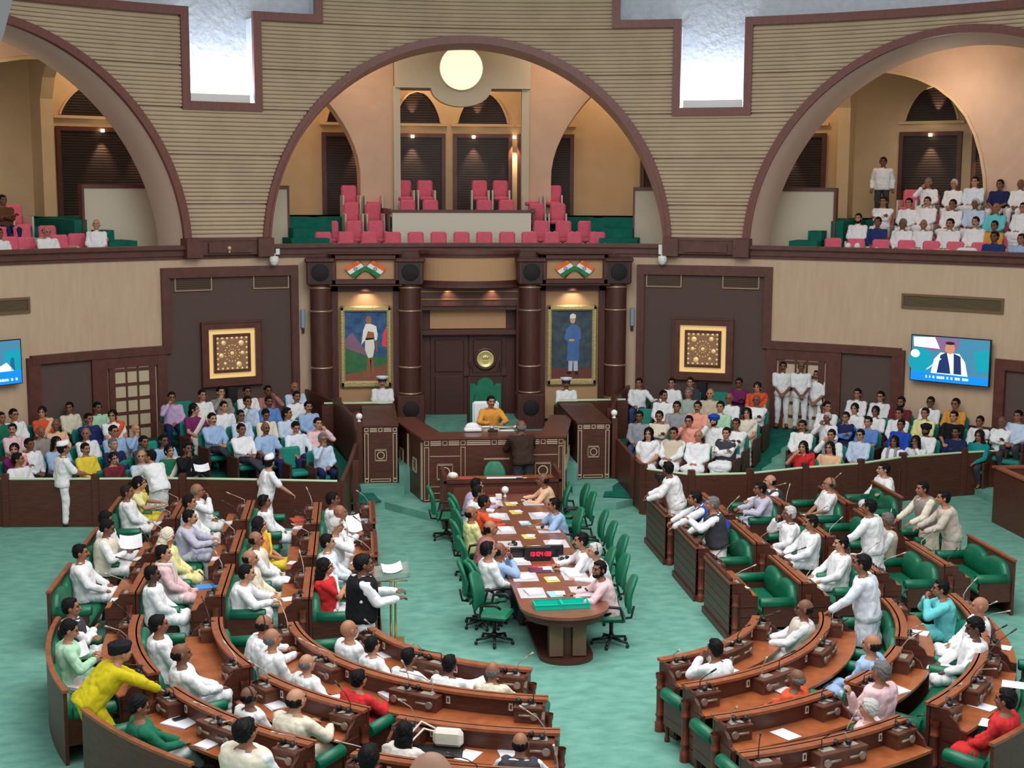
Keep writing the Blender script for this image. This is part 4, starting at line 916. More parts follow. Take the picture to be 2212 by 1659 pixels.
# swivel chairs
def swivel(label):
    root=thing('swivel_chair',label,'chair',(0,0,0),group='green swivel chairs round the long table')
    b=MB(); b.box(-.24,.24,-.2,.26,.42,.50,ch=.035); b.build('seat',SWIV,root)
    b=MB(); N=8; vs=[];fs=[]
    for i in range(N+1):
        t=i/N; z=.52+.56*t; w=.20+.05*math.sin(PI*min(1,t*1.1))-(.08*max(0,t-.8)/.2); y=-.27-.10*t+.05*math.sin(PI*t)
        for x,dy in ((-w,.03),(-w*.5,0),(0,-.01),(w*.5,0),(w,.03)): vs.append((x,y+dy,z))
    for i in range(N):
        for q in range(4): a=i*5+q; fs.append((a,a+1,a+6,a+5))
    b.add(vs,fs,True); o=b.build('backrest',SWIV,root); md=o.modifiers.new('t','SOLIDIFY'); md.thickness=.07; md.offset=0; md=o.modifiers.new('s','SUBSURF'); md.levels=1; md.render_levels=1
    for s in (-1,1):
        b=MB(); b.tube([(s*.2,-.18,.42),(s*.31,-.14,.5),(s*.31,-.1,.66),(s*.3,.1,.68),(s*.28,.18,.62)],[.015,.018,.024,.026,.02],8); b.build('armrest',BLACKP,root)
    b=MB(); b.cyl((0,0,.12),(0,0,.42),.03,10); b.cyl((0,0,.1),(0,0,.16),.05,10); b.box(-.14,.14,-.12,.14,.385,.42); b.tube([(0,-.1,.4),(0,-.3,.42),(0,-.34,.6)],.02,6); b.build('column',BLACKP,root)
    for k in range(5):
        a=2*PI*k/5+.3; e=(.29*math.cos(a),.29*math.sin(a),.075); b=MB(); b.tube([(0,0,.12),e],[.03,.018],8); b.sphere((e[0],e[1],.032),(.028,.028,.032),8,6); b.build('caster_leg',BLACKP,root)
    return root
CH0=swivel('x'); used=False
def put_chair(x,y,face,label):
    global used
    c=CH0 if not used else copy_tree(CH0); used=True
    c.location=(x,y,0); c.rotation_euler=(0,0,-math.radians(face)); c['label']=label; return c
# ================= PEOPLE =================
V3=lambda *a: Vector(a)
def ik(S,W,l1,l2,pole):
    S=Vector(S);W=Vector(W);d=W-S;D=d.length
    if D>(l1+l2)*.985: W=S+d.normalized()*(l1+l2)*.985; d=W-S; D=d.length
    a=(l1*l1-l2*l2+D*D)/(2*D); h=math.sqrt(max(0,l1*l1-a*a)); n=d.normalized(); p=Vector(pole)-n*Vector(pole).dot(n); p.normalize()
    return S+n*a+p*h,W
# pose: lean(deg fwd), side lean, hy: hip z, R/L wrist targets (relative to shoulder centre frame: world local), poles, legs
def POSE(name):
    sit=dict(stand=0,hz=.53,lean=-4,kR=(.12,.43,.50),kL=(-.12,.43,.50),aR=(.13,.44,.09),aL=(-.13,.44,.09))
    up=dict(stand=1,hz=.90,lean=0,kR=(.10,.03,.48),kL=(-.10,.03,.48),aR=(.11,0,.08),aL=(-.11,0,.08))
    dn=(0,-.3,-1)
    P={
    'lap':dict(sit,wR=(.07,.30,.62),wL=(-.07,.30,.62),pR=(1,-.2,-1),pL=(-1,-.2,-1)),
    'thigh':dict(sit,wR=(.17,.34,.63),wL=(-.17,.32,.63),pR=(1,-.3,-1),pL=(-1,-.3,-1)),
    'chinR':dict(sit,lean=3,wR=(.10,.24,1.06),wL=(-.05,.30,.64),pR=(.7,.2,-1),pL=(-1,-.2,-1)),
    'chinL':dict(sit,lean=3,wL=(-.10,.24,1.06),wR=(.05,.30,.64),pL=(-.7,.2,-1),pR=(1,-.2,-1)),
    'fold':dict(sit,wR=(-.10,.24,.84),wL=(.10,.27,.80),pR=(1,0,-.8),pL=(-1,0,-.8)),
    'cross':dict(sit,lean=-8,wR=(.10,.36,.72),wL=(-.06,.36,.70),pR=(1,-.3,-1),pL=(-1,-.3,-1),kR=(.04,.42,.60),aR=(-.16,.60,.32)),
    'write':dict(sit,lean=14,wR=(.14,.50,.76),wL=(-.16,.50,.76),pR=(1,-.1,-.8),pL=(-1,-.1,-.8)),
    'face2':dict(sit,lean=12,wR=(.07,.33,1.02),wL=(-.07,.33,1.02),pR=(.7,.5,-1),pL=(-.7,.5,-1)),
    'armR':dict(sit,lean=2,wR=(.50,.28,.80),wL=(-.06,.32,.64),pR=(.2,-.6,-1),pL=(-1,-.2,-1)),
    'armL':dict(sit,lean=2,wL=(-.50,.28,.80),wR=(.06,.32,.64),pL=(-.2,-.6,-1),pR=(1,-.2,-1)),
    'raise':dict(sit,lean=-2,wR=(.0,.24,1.33),wL=(-.08,.32,.66),pR=(.3,1,-.3),pL=(-1,-.2,-1)),
    'raiseL':dict(sit,lean=-2,wL=(-.10,.30,1.30),wR=(.08,.32,.66),pL=(-1,.3,-.8),pR=(1,-.2,-1)),
    'read':dict(sit,lean=4,wR=(.13,.34,.80),wL=(-.13,.34,.80),pR=(1,-.2,-1),pL=(-1,-.2,-1)),
    'stand':dict(up,wR=(.05,.20,.88),wL=(-.05,.22,.90),pR=(1,-.6,-.2),pL=(-1,-.6,-.2)),
    'side':dict(up,wR=(.26,.04,.84),wL=(-.26,.04,.84),pR=(.3,-1,0),pL=(-.3,-1,0)),
    'rail':dict(up,lean=4,wR=(.16,.42,1.03),wL=(-.10,.40,1.03),pR=(.6,-.8,-.6),pL=(-.6,-.8,-.6)),
    'hold':dict(up,lean=2,wR=(.12,.40,1.10),wL=(-.12,.42,1.12),pR=(.5,-.8,-1),pL=(-.5,-.8,-1)),
    'lean':dict(up,lean=16,wR=(.20,.52,.98),wL=(-.18,.50,.98),pR=(.6,-.7,-.3),pL=(-.6,-.7,-.3)),
    'leanR':dict(up,lean=8,wR=(.34,.42,.96),wL=(-.25,.08,.86),pR=(.4,-1,-.2),pL=(-.3,-1,0)),
    'leanL':dict(up,lean=8,wL=(-.34,.42,.96),wR=(.25,.08,.86),pL=(-.4,-1,-.2),pR=(.3,-1,0)),
    'speak':dict(up,lean=8,wR=(.30,.44,.96),wL=(-.12,.46,1.30),pR=(.4,-1,-.2),pL=(-.8,-.2,-1)),
    'bend2':dict(up,lean=30,wR=(.18,.55,1.05),wL=(-.10,.50,1.10),pR=(.7,-.2,-.3),pL=(-.7,-.2,-.3),hip_y=-.12),
    'bend':dict(up,lean=46,wR=(.20,.62,.92),wL=(-.18,.60,.92),pR=(.7,-.2,.3),pL=(-.7,-.2,.3),hip_y=-.18),
    }
    q=dict(P[name.rstrip('+')])
    if name[-1]=='+': q.update(kR=(.13,.34,.50),kL=(-.13,.34,.50),aR=(.14,.16,.09),aL=(-.14,.16,.09))
    return q
def frame(p):
    a=math.radians(p['lean']); up=V3(0,math.sin(a),math.cos(a)); H=V3(0,p.get('hip_y',0),p['hz'])
    return H,up
def head_frame(p,yaw,pitch):
    H,up=frame(p); nb=H+up*.50; a2=math.radians(min(p['lean'],18)*.5); hup=V3(0,math.sin(a2)*1.0,math.cos(a2)); hc=nb+up*.035+hup*.128+V3(0,.015,0)
    M=Matrix.Translation(hc)@Matrix.Rotation(-math.radians(yaw),4,'Z')@Matrix.Rotation(-math.radians(pitch),4,'X')@Matrix.Scale(1.13,4)
    return nb,hc,M
RINGS=[(-.10,.14,.11),(-.04,.165,.125),(.06,.16,.12),(.18,.155,.118),(.30,.17,.122),(.40,.185,.115),(.455,.175,.095),(.49,.11,.075),(.52,.062,.06)]
def torso(mb,p,inf=0,t0=-.1,t1=.52,flare=0,n=20,belly=.01):
    H,up=frame(p); fw=V3(0,up.z,-up.y); vs=[];fs=[];rr=[r for r in RINGS if t0-1e-6<=r[0]<=t1+1e-6]
    for (t,w,d) in rr:
        c=H+up*t; b=belly*math.exp(-((t-.12)/.12)**2)
        for k in range(n):
            a=2*PI*k/n; ca,sa=math.cos(a),math.sin(a); e=.82
            x=math.copysign(abs(ca)**e,ca)*(w+inf+flare*max(0,-t)); y=math.copysign(abs(sa)**e,sa)*(d+inf)+(b*2 if sa>0 else 0)*abs(sa)
            vs.append(tuple(c+V3(x,0,0)+fw*y))
    m=len(rr)
    for i in range(m-1):
        for k in range(n): j=(k+1)%n; fs.append((i*n+k,i*n+j,i*n+n+j,i*n+n+k))
    fs+=[tuple(reversed(range(n))),tuple((m-1)*n+k for k in range(n))]; mb.add(vs,fs,True)
def cap(mb,p0,p1,r0,r1,n=12):
    p0,p1=Vector(p0),Vector(p1); d=(p1-p0); L=d.length
    if L<1e-5: mb.sphere(p0,r0); return
    d/=L; P=[];R=[]
    for a in (80,55,25): P.append(p0-d*r0*math.sin(math.radians(a))); R.append(r0*math.cos(math.radians(a)))
    P+= [p0,p1]; R+=[r0,r1]
    for a in (25,55,80): P.append(p1+d*r1*math.sin(math.radians(a))); R.append(r1*math.cos(math.radians(a)))
    mb.tube(P,R,n)
def joints(p):
    H,up=frame(p); nb=H+up*.50; J={}
    for s,k in ((1,'R'),(-1,'L')):
        S=H+up*.435+V3(s*.175,0,0); E,W=ik(S,p['w'+k],.29,.255,p['p'+k]); J[k]=(S,E,W)
        hp=H+V3(s*.09,0,0); kn,an=Vector(p['k'+k]),Vector(p['a'+k]); J['l'+k]=(hp,kn,an)
    return J
def hand(mb,E,W,s,curl):
    d=(W-E).normalized(); side=V3(s,0,0); n=d.cross(side)
    if n.length<.2: n=d.cross(V3(0,1,0))
    n.normalize(); lat=n.cross(d).normalized()
    if lat.x*s<0: lat=-lat
    down=-n if n.z>0 else n
    # palm
    for k in (-1,0,1): cap(mb,W+lat*.018*k,W+d*.075+lat*.024*k,.017,.016,8)
    L=[.062,.072,.068,.052]
    for i in range(4):
        b=W+d*.08+lat*(.032-.0215*i)*-1; a=curl*.7; d1=(d*math.cos(a)+down*math.sin(a)).normalized(); a2=curl*1.6; d2=(d*math.cos(a2)+down*math.sin(a2)).normalized(); a3=curl*2.3; d3=(d*math.cos(a3)+down*math.sin(a3)).normalized()
        q1=b+d1*L[i]*.45; q2=q1+d2*L[i]*.32; q3=q2+d3*L[i]*.28; mb.tube([b-d*.02,b,q1,q2,q3],[.0105,.0105,.0098,.009,.0075],8)
    tb=W+d*.02-lat*.03; t1=tb+(d*.6-lat*.7+down*.25).normalized()*.035; t2=t1+(d*.9-lat*.15+down*.3).normalized()*.03; mb.tube([tb,t1,t2],[.013,.011,.009],8)
TMP=[]
def remesh(mb,voxel,name,smooth=3,fac=.5,deform=None):
    me=mb.mesh(name); o=bpy.data.objects.new('tmp',me); COL.objects.link(o)
    r=o.modifiers.new('r','REMESH'); r.mode='VOXEL'; r.voxel_size=voxel; r.use_smooth_shade=True
    if smooth: s_=o.modifiers.new('s','SMOOTH'); s_.factor=fac; s_.iterations=smooth
    dg=bpy.context.evaluated_depsgraph_get(); dg.update(); ev=o.evaluated_get(dg); out=bpy.data.meshes.new_from_object(ev); out.name=name
    bpy.data.objects.remove(o); bpy.data.meshes.remove(me)
    if deform:
        n=len(out.vertices); co=np.empty(n*3); out.vertices.foreach_get('co',co); co=deform(co.reshape(n,3)); out.vertices.foreach_set('co',co.ravel()); out.update()
    out.polygons.foreach_set('use_smooth',[True]*len(out.polygons)); return out
CACHE={}
def cached(key,fn):
    if key not in CACHE: CACHE[key]=fn()
    return CACHE[key]
def head_geo(mb,M):
    old=mb.M; mb.M=M
    mb.sphere((0,-.012,.018),(.074,.093,.098),18,12); mb.sphere((0,.028,-.03),(.058,.062,.075),16,10); mb.sphere((0,.055,-.075),(.034,.03,.028),12,8)
    mb.tube([(0,.082,.022),(0,.098,-.005),(0,.108,-.022),(0,.092,-.034)],[.009,.012,.017,.012],8); mb.sphere((0,.088,-.056),(.024,.013,.011),10,6)
    mb.sphere((-.03,.07,-.02),(.022,.018,.02),10,6); mb.sphere((.03,.07,-.02),(.022,.018,.02),10,6); mb.sphere((0,.074,.036),(.048,.014,.012),10,6)
    for s in (-1,1): mb.sphere((s*.078,-.004,-.008),(.010,.020,.032),8,8)
    mb.M=old
def body_mesh(pose,yaw,pitch,fine):
    p=POSE(pose); mb=MB(); torso(mb,p,0); J=joints(p); nb,hc,M=head_frame(p,yaw,pitch); H,up=frame(p)
    cap(mb,nb-up*.05,hc-V3(0,.0,.045),.062,.054,14); head_geo(mb,M)
    for s,k in ((1,'R'),(-1,'L')):
        S,E,W=J[k]; cap(mb,S,E,.052,.042); cap(mb,E,W,.042,.028); hand(mb,E,W,s,.45 if pose in('write','rail','lean','stand','side') else .75)
        h,kn,an=J['l'+k]; cap(mb,h,kn,.085,.06); cap(mb,kn,an,.058,.04); cap(mb,an,an+V3(s*.02,.15,-.04),.04,.032)
    return remesh(mb,.0078 if fine else .0105,'body',2,.4)
from mathutils import noise as MN
def wr(co,amp=.005,f=38,seed=0):
    c=co.copy(); n=len(c); d=np.empty(n)
    for i in range(n):
        x,y,z=co[i]; v=Vector((x*7+seed,y*7,z*4.5)); q=MN.noise(v)+.55*MN.noise(v*2.3+Vector((3.1,0,1)))
        d[i]=amp*3.2*(abs(q)*1.4-.35)
    r=np.hypot(c[:,0],c[:,1])+1e-6; c[:,0]+=d*c[:,0]/r; c[:,1]+=d*c[:,1]/r; c[:,2]+=d*.4; return c
def top_mesh(pose,style):
    p=POSE(pose); mb=MB(); J=joints(p); H,up=frame(p); fw=V3(0,up.z,-up.y)
    inf=.026 if style in('sh','ss') else .040
    torso(mb,p,inf,-.1,.49,flare=.2)
    nb=H+up*.50
    mb.tube([nb-up*.035,nb+up*.018],[.085,.068],16)
    for s,k in ((1,'R'),(-1,'L')):
        S,E,W=J[k]; r=.070 if style!='ku' else .078
        if style in('ss','sa'): cap(mb,S,S+(E-S)*(.85 if style=='ss' else .6),r+.004,r-.002)
        else: cap(mb,S,E,r,r-.012); cap(mb,E,E+(W-E)*.9,r-.012,.046 if style!='ku' else .054)
    if style in('ku',):
        if p['stand']:
            a=H-up*.05; L=.50; P=[];n=20;vs=[];fs=[]
            for i in range(7):
                t=i/6; z=(H.z+.03)*(1-t)+(.46)*t; w=.178+.055*t; d=.135+.04*t; yy=H.y*(1-t)+.0*t
                for q in range(n): an=2*PI*q/n; fl=1+.05*t*math.sin(5*an+i*.3); vs.append((w*math.cos(an)*fl,yy+d*math.sin(an)*fl,z))
            for i in range(6):
                for q in range(n): j=(q+1)%n; fs.append((i*n+q,i*n+n+q,i*n+n+j,i*n+j))
            fs+=[tuple(range(n)),tuple(reversed([6*n+q for q in range(n)]))]; mb.add(vs,fs,True)
        else:
            kr,kl=Vector(p['kR']),Vector(p['kL']); 
            for t in np.linspace(0,1,5):
                a=H.lerp(kr,t)+V3(.0,0,.01); b=H.lerp(kl,t)+V3(0,0,.01); cap(mb,a+V3(.05,0,0),b-V3(.05,0,0),.10-.012*t,.10-.012*t)
            mid=(kr+kl)/2
            for t in np.linspace(0,1,4): cap(mb,kr+V3(.02,.03,.03-.26*t),kl+V3(-.02,.03,.03-.26*t),.055,.055)
            cap(mb,H+V3(0,0,0),kr,.12,.095); cap(mb,H,kl,.12,.095)
    return remesh(mb,.0125,'top',4,.5,lambda c:wr(c,.0055,34,len(pose)))
def vest_mesh(pose):
    p=POSE(pose); mb=MB(); torso(mb,p,.058,-.1,.49,flare=.1); H,up=frame(p); J=joints(p)
    for k in 'RL': S=J[k][0]; mb.sphere(S-V3(S.x*.16,0,-.005),(.082,.095,.088))
    mb.tube([H+up*.45,H+up*.515],[.10,.075],16); return remesh(mb,.0125,'waistcoat',3,.5,lambda c:wr(c,.003,30,2))
def bottom_mesh(pose,style):
    p=POSE(pose); mb=MB(); J=joints(p); H,_=frame(p); loose=.018 if style=='paj' else .006
    mb.sphere(H-V3(0,0,.02),(.168,.128,.11),16,10)
    for k in 'RL':
        h,kn,an=J['l'+k]; cap(mb,h,kn,.092+loose*.6,.07+loose); cap(mb,kn,an+V3(0,0,.02),.07+loose,.05+loose)
    if style=='skirt':
        kr,kl,ar,al=[Vector(p[q]) for q in ('kR','kL','aR','aL')]
        for t in np.linspace(0,1,5):
            a=H.lerp(kr,t); b=H.lerp(kl,t); cap(mb,a+V3(.03,0,0),b-V3(.03,0,0),.10,.10)
            a=kr.lerp(ar,t); b=kl.lerp(al,t); cap(mb,a+V3(.03,0,0),b-V3(.03,0,0),.085+.02*t,.085+.02*t)
    return remesh(mb,.0135,'bottom',4,.5,lambda c:wr(c,.005,30,1))
def shoes_mesh(pose):
    p=POSE(pose); mb=MB(); J=joints(p)
    for s,k in ((1,'R'),(-1,'L')):
        an=J['l'+k][2]; mb.sphere(an+V3(s*.005,.05,-.035),(.05,.115,.042),12,8); mb.sphere(an+V3(s*.015,.12,-.048),(.052,.07,.032),12,8)
    return remesh(mb,.013,'shoes',2,.4)
def drape_mesh(pose,kind):
    """saree fall / dupatta / stole over the shoulder"""
    p=POSE(pose); H,up=frame(p); fw=V3(0,up.z,-up.y); mb=MB()
    if kind=='saree':
        for t in np.linspace(0,1,16):
            x=-.17+.30*t; z=.47-.42*t; c=H+up*z+V3(x,0,0)+fw*(.140+.02*math.sin(PI*t)-(.05 if t<.1 else 0)); mb.sphere(c,(.06,.028,.07),10,6)
        for t in np.linspace(0,1,8): mb.sphere(H+up*(.47-.35*t)+V3(-.15,0,0)-fw*(.12),(.07,.03,.07),10,6)
        mb.sphere(H+up*.49+V3(-.12,0,0),(.085,.13,.045),12,8); mb.sphere(H+up*.42+V3(-.19,0,-.02),(.05,.09,.08),12,8)
    else:
        for s in (-1,1):
            for t in np.linspace(0,1,14): mb.sphere(H+up*(.49-.42*t)+V3(s*(.085+.02*t),0,0)+fw*(.135+.03*math.sin(PI*t)),(.035,.018,.045),8,6)
        for a in np.linspace(-PI,0,12): mb.sphere(H+up*.515+V3(.10*math.cos(a),0,0)+fw*(.09*math.sin(a)),(.035,.035,.035),8,6)
        for s in (-1,1):
            for t in np.linspace(0,1,4): mb.sphere(H+up*(.51-.01*t)+V3(s*.095,0,0)+fw*(.11*t),(.035,.035,.03),8,6)
    return remesh(mb,.013,'drape',3,.5,lambda c:wr(c,.003,50,3))
def hair_mesh(style):
    """written in the head frame, parented with the head's matrix"""
    mb=MB()
    if style=='bald': # ring of hair round the back and sides
        mb.sphere((0,-.03,-.005),(.082,.082,.068),20,14)
        def df(c): c=c.copy(); return c
    elif style=='shaved': mb.sphere((0,-.02,.02),(.0745,.091,.098),16,10)
    elif style in('bun','long','braid'):
        mb.sphere((0,-.020,.026),(.086,.096,.102),20,14); mb.sphere((0,-.055,-.03),(.075,.06,.075))
        if style=='bun': mb.sphere((0,-.13,-.01),(.045,.04,.045))
        elif style=='long': 
            for t in np.linspace(0,1,6): mb.sphere((0,-.085-.02*t,-.05-.20*t),(.075-.015*t,.04,.06))
            for s in (-1,1):
                for t in np.linspace(0,1,4): mb.sphere((s*.07,-.02-.03*t,-.02-.11*t),(.025,.045,.05))
        else:
            for t in np.linspace(0,1,8): mb.sphere((0,-.105,-.06-.26*t),(.032-.012*t,.028,.04))
    elif style=='turban':
        mb.sphere((0,-.012,.055),(.098,.115,.085),20,12)
        for k in range(4): a=.25*k; mb.M=Matrix.Translation((0,-.01,.045+.014*k))@Matrix.Rotation(.35-.12*k,4,'X'); mb.tube([(.09*math.cos(q),.108*math.sin(q),0) for q in np.linspace(0,2*PI,20)],.022,8)
        mb.M=None
    elif style=='scarf':
        mb.sphere((0,-.028,.022),(.098,.102,.118),20,14); mb.sphere((0,-.05,-.08),(.10,.08,.08)); mb.sphere((0,-.04,-.14),(.14,.09,.05))
    else: # short
        mb.sphere((0,-.022,.028),(.083,.092,.098),20,14); mb.sphere((0,-.05,-.02),(.073,.055,.06),14,10); mb.sphere((0,.035,.088),(.05,.035,.028),12,8)
    def nz(c):
        c=c.copy(); d=.0025*(np.sin(c[:,0]*160+c[:,2]*90)+np.sin(c[:,1]*140-c[:,2]*120)); r=np.linalg.norm(c,axis=1)[:,None]+1e-6; c+=c/r*d[:,None]; return c
    return remesh(mb,.0085,'hair',2,.4,nz)
def cap_mesh(style):
    mb=MB()
    if style=='cap': # boat shaped white cap
        vs=[];N=24
        for z,kx,ky in ((.062,.082,.105),(.085,.083,.108),(.115,.070,.104),(.145,.030,.092)):
            for k in range(N): a=2*PI*k/N; vs.append((kx*math.cos(a),-.012+ky*math.sin(a),z+.012*math.sin(a)))
        fs=[(i*N+k,i*N+(k+1)%N,i*N+N+(k+1)%N,i*N+N+k) for i in range(3) for k in range(N)]+[tuple(reversed(range(N))),tuple(3*N+k for k in range(N))]; mb.add(vs,fs,True)
    elif style=='peaked':
        mb.lathe([(0,.055),(.09,.055),(.093,.09),(.128,.125),(.125,.14),(.0,.152)],24,(0,-.01,0))
    m_=mb.mesh('cap'); return m_
def face_mesh(style):
    mb=MB()
    for s in (-1,1):
        mb.sphere((s*.029,.085,.012),(.0125,.007,.0062),8,6); mb.tube([(s*.012,.091,.030),(s*.03,.0905,.036),(s*.048,.079,.031)],[.0035,.0042,.0025],6)
    if 'm' in style: mb.tube([(-.034,.082,-.052),(-.015,.098,-.041),(.015,.098,-.041),(.034,.082,-.052)],[.004,.0085,.0085,.004],8)
    if 'b' in style: mb.sphere((0,.045,-.072),(.056,.05,.043),14,10); mb.sphere((-.058,.01,-.04),(.02,.03,.05)); mb.sphere((.058,.01,-.04),(.02,.03,.05))
    return mb.mesh('face_marks')
def glasses_mesh():
    mb=MB()
    for s in (-1,1): mb.tube([(s*.031+.023*math.cos(a),.098,.012+.017*math.sin(a)) for a in np.linspace(0,2*PI,14)],.0022,5,caps=False); mb.tube([(s*.053,.096,.016),(s*.08,.0,.012)],.002,5)
    mb.tube([(-.01,.1,.014),(.01,.1,.014)],.002,5); return mb.mesh('glasses')
def phones_mesh():
    mb=MB(); mb.tube([(.088*math.sin(a),-.02,.02+.10*math.cos(a)) for a in np.linspace(-1.75,1.75,14)],.006,6)
    for s in (-1,1): mb.tube([(s*.072,-.01,-.005),(s*.1,-.01,-.005)],.03,12)
    return mb.mesh('headphones')
COLS=dict(wh=(236,236,240),wb=(222,230,242),cr=(226,216,196),be=(206,192,170),lb=(158,186,224),pb=(196,212,236),bl=(96,136,200),db=(40,56,110),nv=(34,42,84),ma=(108,40,52),pk=(232,196,202),mv=(196,170,206),lg=(176,216,186),sg=(160,178,168),gr=(150,152,160),dg=(64,64,72),bk=(26,26,31),ye=(236,208,70),ly=(232,226,160),my=(206,188,30),re=(206,48,52),og=(218,86,52),pe=(232,186,150),sa=(240,164,144),pu=(116,40,96),te=(20,140,140),aq=(110,206,212),la=(196,192,214),br=(96,62,44),dk=(58,42,36),kh=(176,160,136),gn=(34,110,84),ob=(222,154,66),rb=(36,74,180),bj=(200,188,176),cs=(222,214,206),jn=(60,84,130),sb=(150,140,136),rm=(176,112,112))
SK=[(150,100,74),(134,86,62),(168,116,88),(118,76,56),(184,134,106)]
HC=dict(k=(11,10,11),g=(110,108,108),w=(196,194,192),d=(40,30,27))
def setcol(o,c): c=COLS.get(c,c) if isinstance(c,str) else c; o.color=(*lin(c),1)
def child(root,name,me,m,c,M=None):
    o=bpy.data.objects.new(name,me); COL.objects.link(o); o.parent=root
    if not me.materials: me.materials.append(m)
    setcol(o,c)
    if M is not None: o.matrix_local=M
    return o
def solve_h(x,y,hz):
    a,b=-.05,.86
    for _ in range(24):
        m=(a+b)/2
        if vh(at_z(x,y,m+hz))>m: a=m
        else: b=m
    return (a+b)/2
def snap(x,y,hc,S,p):
    """seated member: keep the head on its ray but let the hips rest on the nearest bench"""
    P=at_z(x,y,hc.z*S)
    if p['stand'] or abs(P[0])<2.0 and P[1]>-2: return P,S
    s=-1 if P[0]<0 else 1; tgt=(-.24 if p['lean']>6 else -.35)-hc.y*1.0
    if P[1]>CY+.2:
        X=abs(P[0]); k=min(range(1,5),key=lambda k:abs(X-(XS[s][k]+tgt))); d=XS[s][k]+tgt-X
        if abs(d)<.45: P=P.copy(); P[0]+=s*d*.6
        return P,S
    best=None
    for q in np.linspace(.90,1.07,18):
        Q=at_z(x,y,hc.z*q); R=math.hypot(Q[0],Q[1]-CY)
        for k in range(1,5 if (s<0 or math.hypot(P[0],P[1]-CY)>6.2) else 4):
            d=RS[s][k]+tgt-R; c=abs(d)+abs(q-1)*1.9
            if best is None or c<best[0]: best=(c,q,Q,d,R)
    c,q,Q,d,R=best; Q=Q.copy(); f=max(-.3,min(.3,d))*.8; Q[0]+=Q[0]/R*f; Q[1]+=(Q[1]-CY)/R*f
    return Q,q
PEOPLE=[]
SHORTS=[]
def person(x,y,zone,pose,face,gar,top,bot,hair='k',extra='',desc='',yaw=0,pitch=0,scale=None,fine=False,fat=None,skin=None,z=None):
    """x,y: centre of the head in the photograph; the body goes where that head is at its real height"""
    i=len(PEOPLE); rr=random.Random(i*31+7); S=scale or rr.uniform(.975,1.03); fat=fat or rr.uniform(.98,1.1)
    p=POSE(pose); nb,hc,M=head_frame(p,yaw,pitch); hz=hc.z*S
    if zone=='V':
        h=solve_h(x,y,hz); P=at_z(x,y,h+hz)
    elif zone=='F': h=0; P,S=snap(x,y,hc,S,p); hz=hc.z*S
    elif isinstance(zone,tuple): P=at_r(x,y,zone[1]); h=float(P[2]-hz)
    else: h=float(zone); P=at_z(x,y,h+hz)
    if face is None:
        if zone=='V': t=(-1.5,-2) if P[0]>0 else (1.5,-2); face=math.degrees(math.atan2(t[0]-P[0],t[1]-P[1]))
        elif zone=='F':
            face=(90 if P[0]<0 else -90) if P[1]>CY+.3 else math.degrees(math.atan2(-P[0],CY-P[1]))
        else: face=math.degrees(math.atan2(-P[0],-P[1]))
    a=-math.radians(face); off=Matrix.Rotation(a,2)@Vector((hc.x*S*fat,hc.y*S))
    rx,ry=P[0]-off[0],P[1]-off[1]
    if zone=='V':
        R=math.hypot(rx,ry); need=lowR(abs(th_of((rx,ry))),1 if rx>0 else -1)+(.72 if abs(th_of((rx,ry)))<40 else .92)
        if R<need<15: rx*=need/R; ry*=need/R
        if math.hypot(rx,ry)<need+.75: pose=('lap' if pose=='cross' and abs(th_of((rx,ry)))>33 else pose)+('+' if pose!='cross' else ''); p=POSE(pose)
    root=thing('person',desc,'person',(rx,ry,h),a); root.scale=(S*(1+(fat-1)),S*(1+(fat-1)*.8),S)
    sk=skin or SK[(i*7)%5 if gar!='sa' else 4]
    child(root,'body',cached(('b',pose,yaw,pitch,fine),lambda:body_mesh(pose,yaw,pitch,fine)),SKIN,sk)
    st={'kv':'ku','su':'sh','un':'ss','sa':'sa','tee':'ss'}.get(gar,gar)
    nm={'sh':'shirt','ss':'shirt','tee':'shirt','ku':'kurta','kv':'kurta','su':'jacket','sa':'blouse','un':'tunic'}[gar]
    t=top.split('/') if isinstance(top,str) else [top]
    child(root,nm,cached(('t',pose,st),lambda:top_mesh(pose,st)),CLOTH,t[0])
    if gar in('kv',) or (len(t)>1 and gar in ('sh','ku')): child(root,'waistcoat',cached(('v',pose),lambda:vest_mesh(pose)),CLOTH,t[1])
    if gar=='sa' : child(root,'saree',cached(('d',pose,'saree'),lambda:drape_mesh(pose,'saree')),CLOTH,t[-1])
    if 's' in extra: child(root,'stole',cached(('d',pose,'stole'),lambda:drape_mesh(pose,'stole')),CLOTH,'gr' if 'G' in extra else ('re' if 'R' in extra else 'cs'))
    bs='skirt' if gar=='sa' else ('paj' if gar in('ku','kv') else 'tr')
    child(root,{'skirt':'skirt','paj':'pyjama','tr':'trousers'}[bs],cached(('l',pose,bs),lambda:bottom_mesh(pose,bs)),CLOTH,bot if gar!='sa' else t[-1])
    child(root,'shoes',cached(('s',pose),lambda:shoes_mesh(pose)),mat('shoe',(40,32,30),.5,objcol=True),'bk' if rr.random()<.7 else 'br')
    hs={'k':'short','g':'short','w':'short','d':'short','B':'bald','b':'bald','S':None,'u':'bun','l':'long','q':'braid','t':'turban','c':'short','p':'short','f':'scarf'}[hair[0]]
    hcol=HC['k']
    if hair in('g','w','d'): hcol=HC[hair]
    if hair[0]=='b' : hcol=HC['g']
    if hair=='S': pass
    elif hs:
        c=hair[1:] if hair[0] in 'tf' and len(hair)>1 else hcol
        child(root,{'turban':'turban','scarf':'head_scarf'}.get(hs,'hair'),cached(('h',hs),lambda:hair_mesh(hs)),CLOTH if hs in('turban','scarf') else HAIR,c,M)
    if hair[0]=='c': child(root,'cap',cached(('c','cap'),lambda:cap_mesh('cap')),CLOTH,'wh',M)
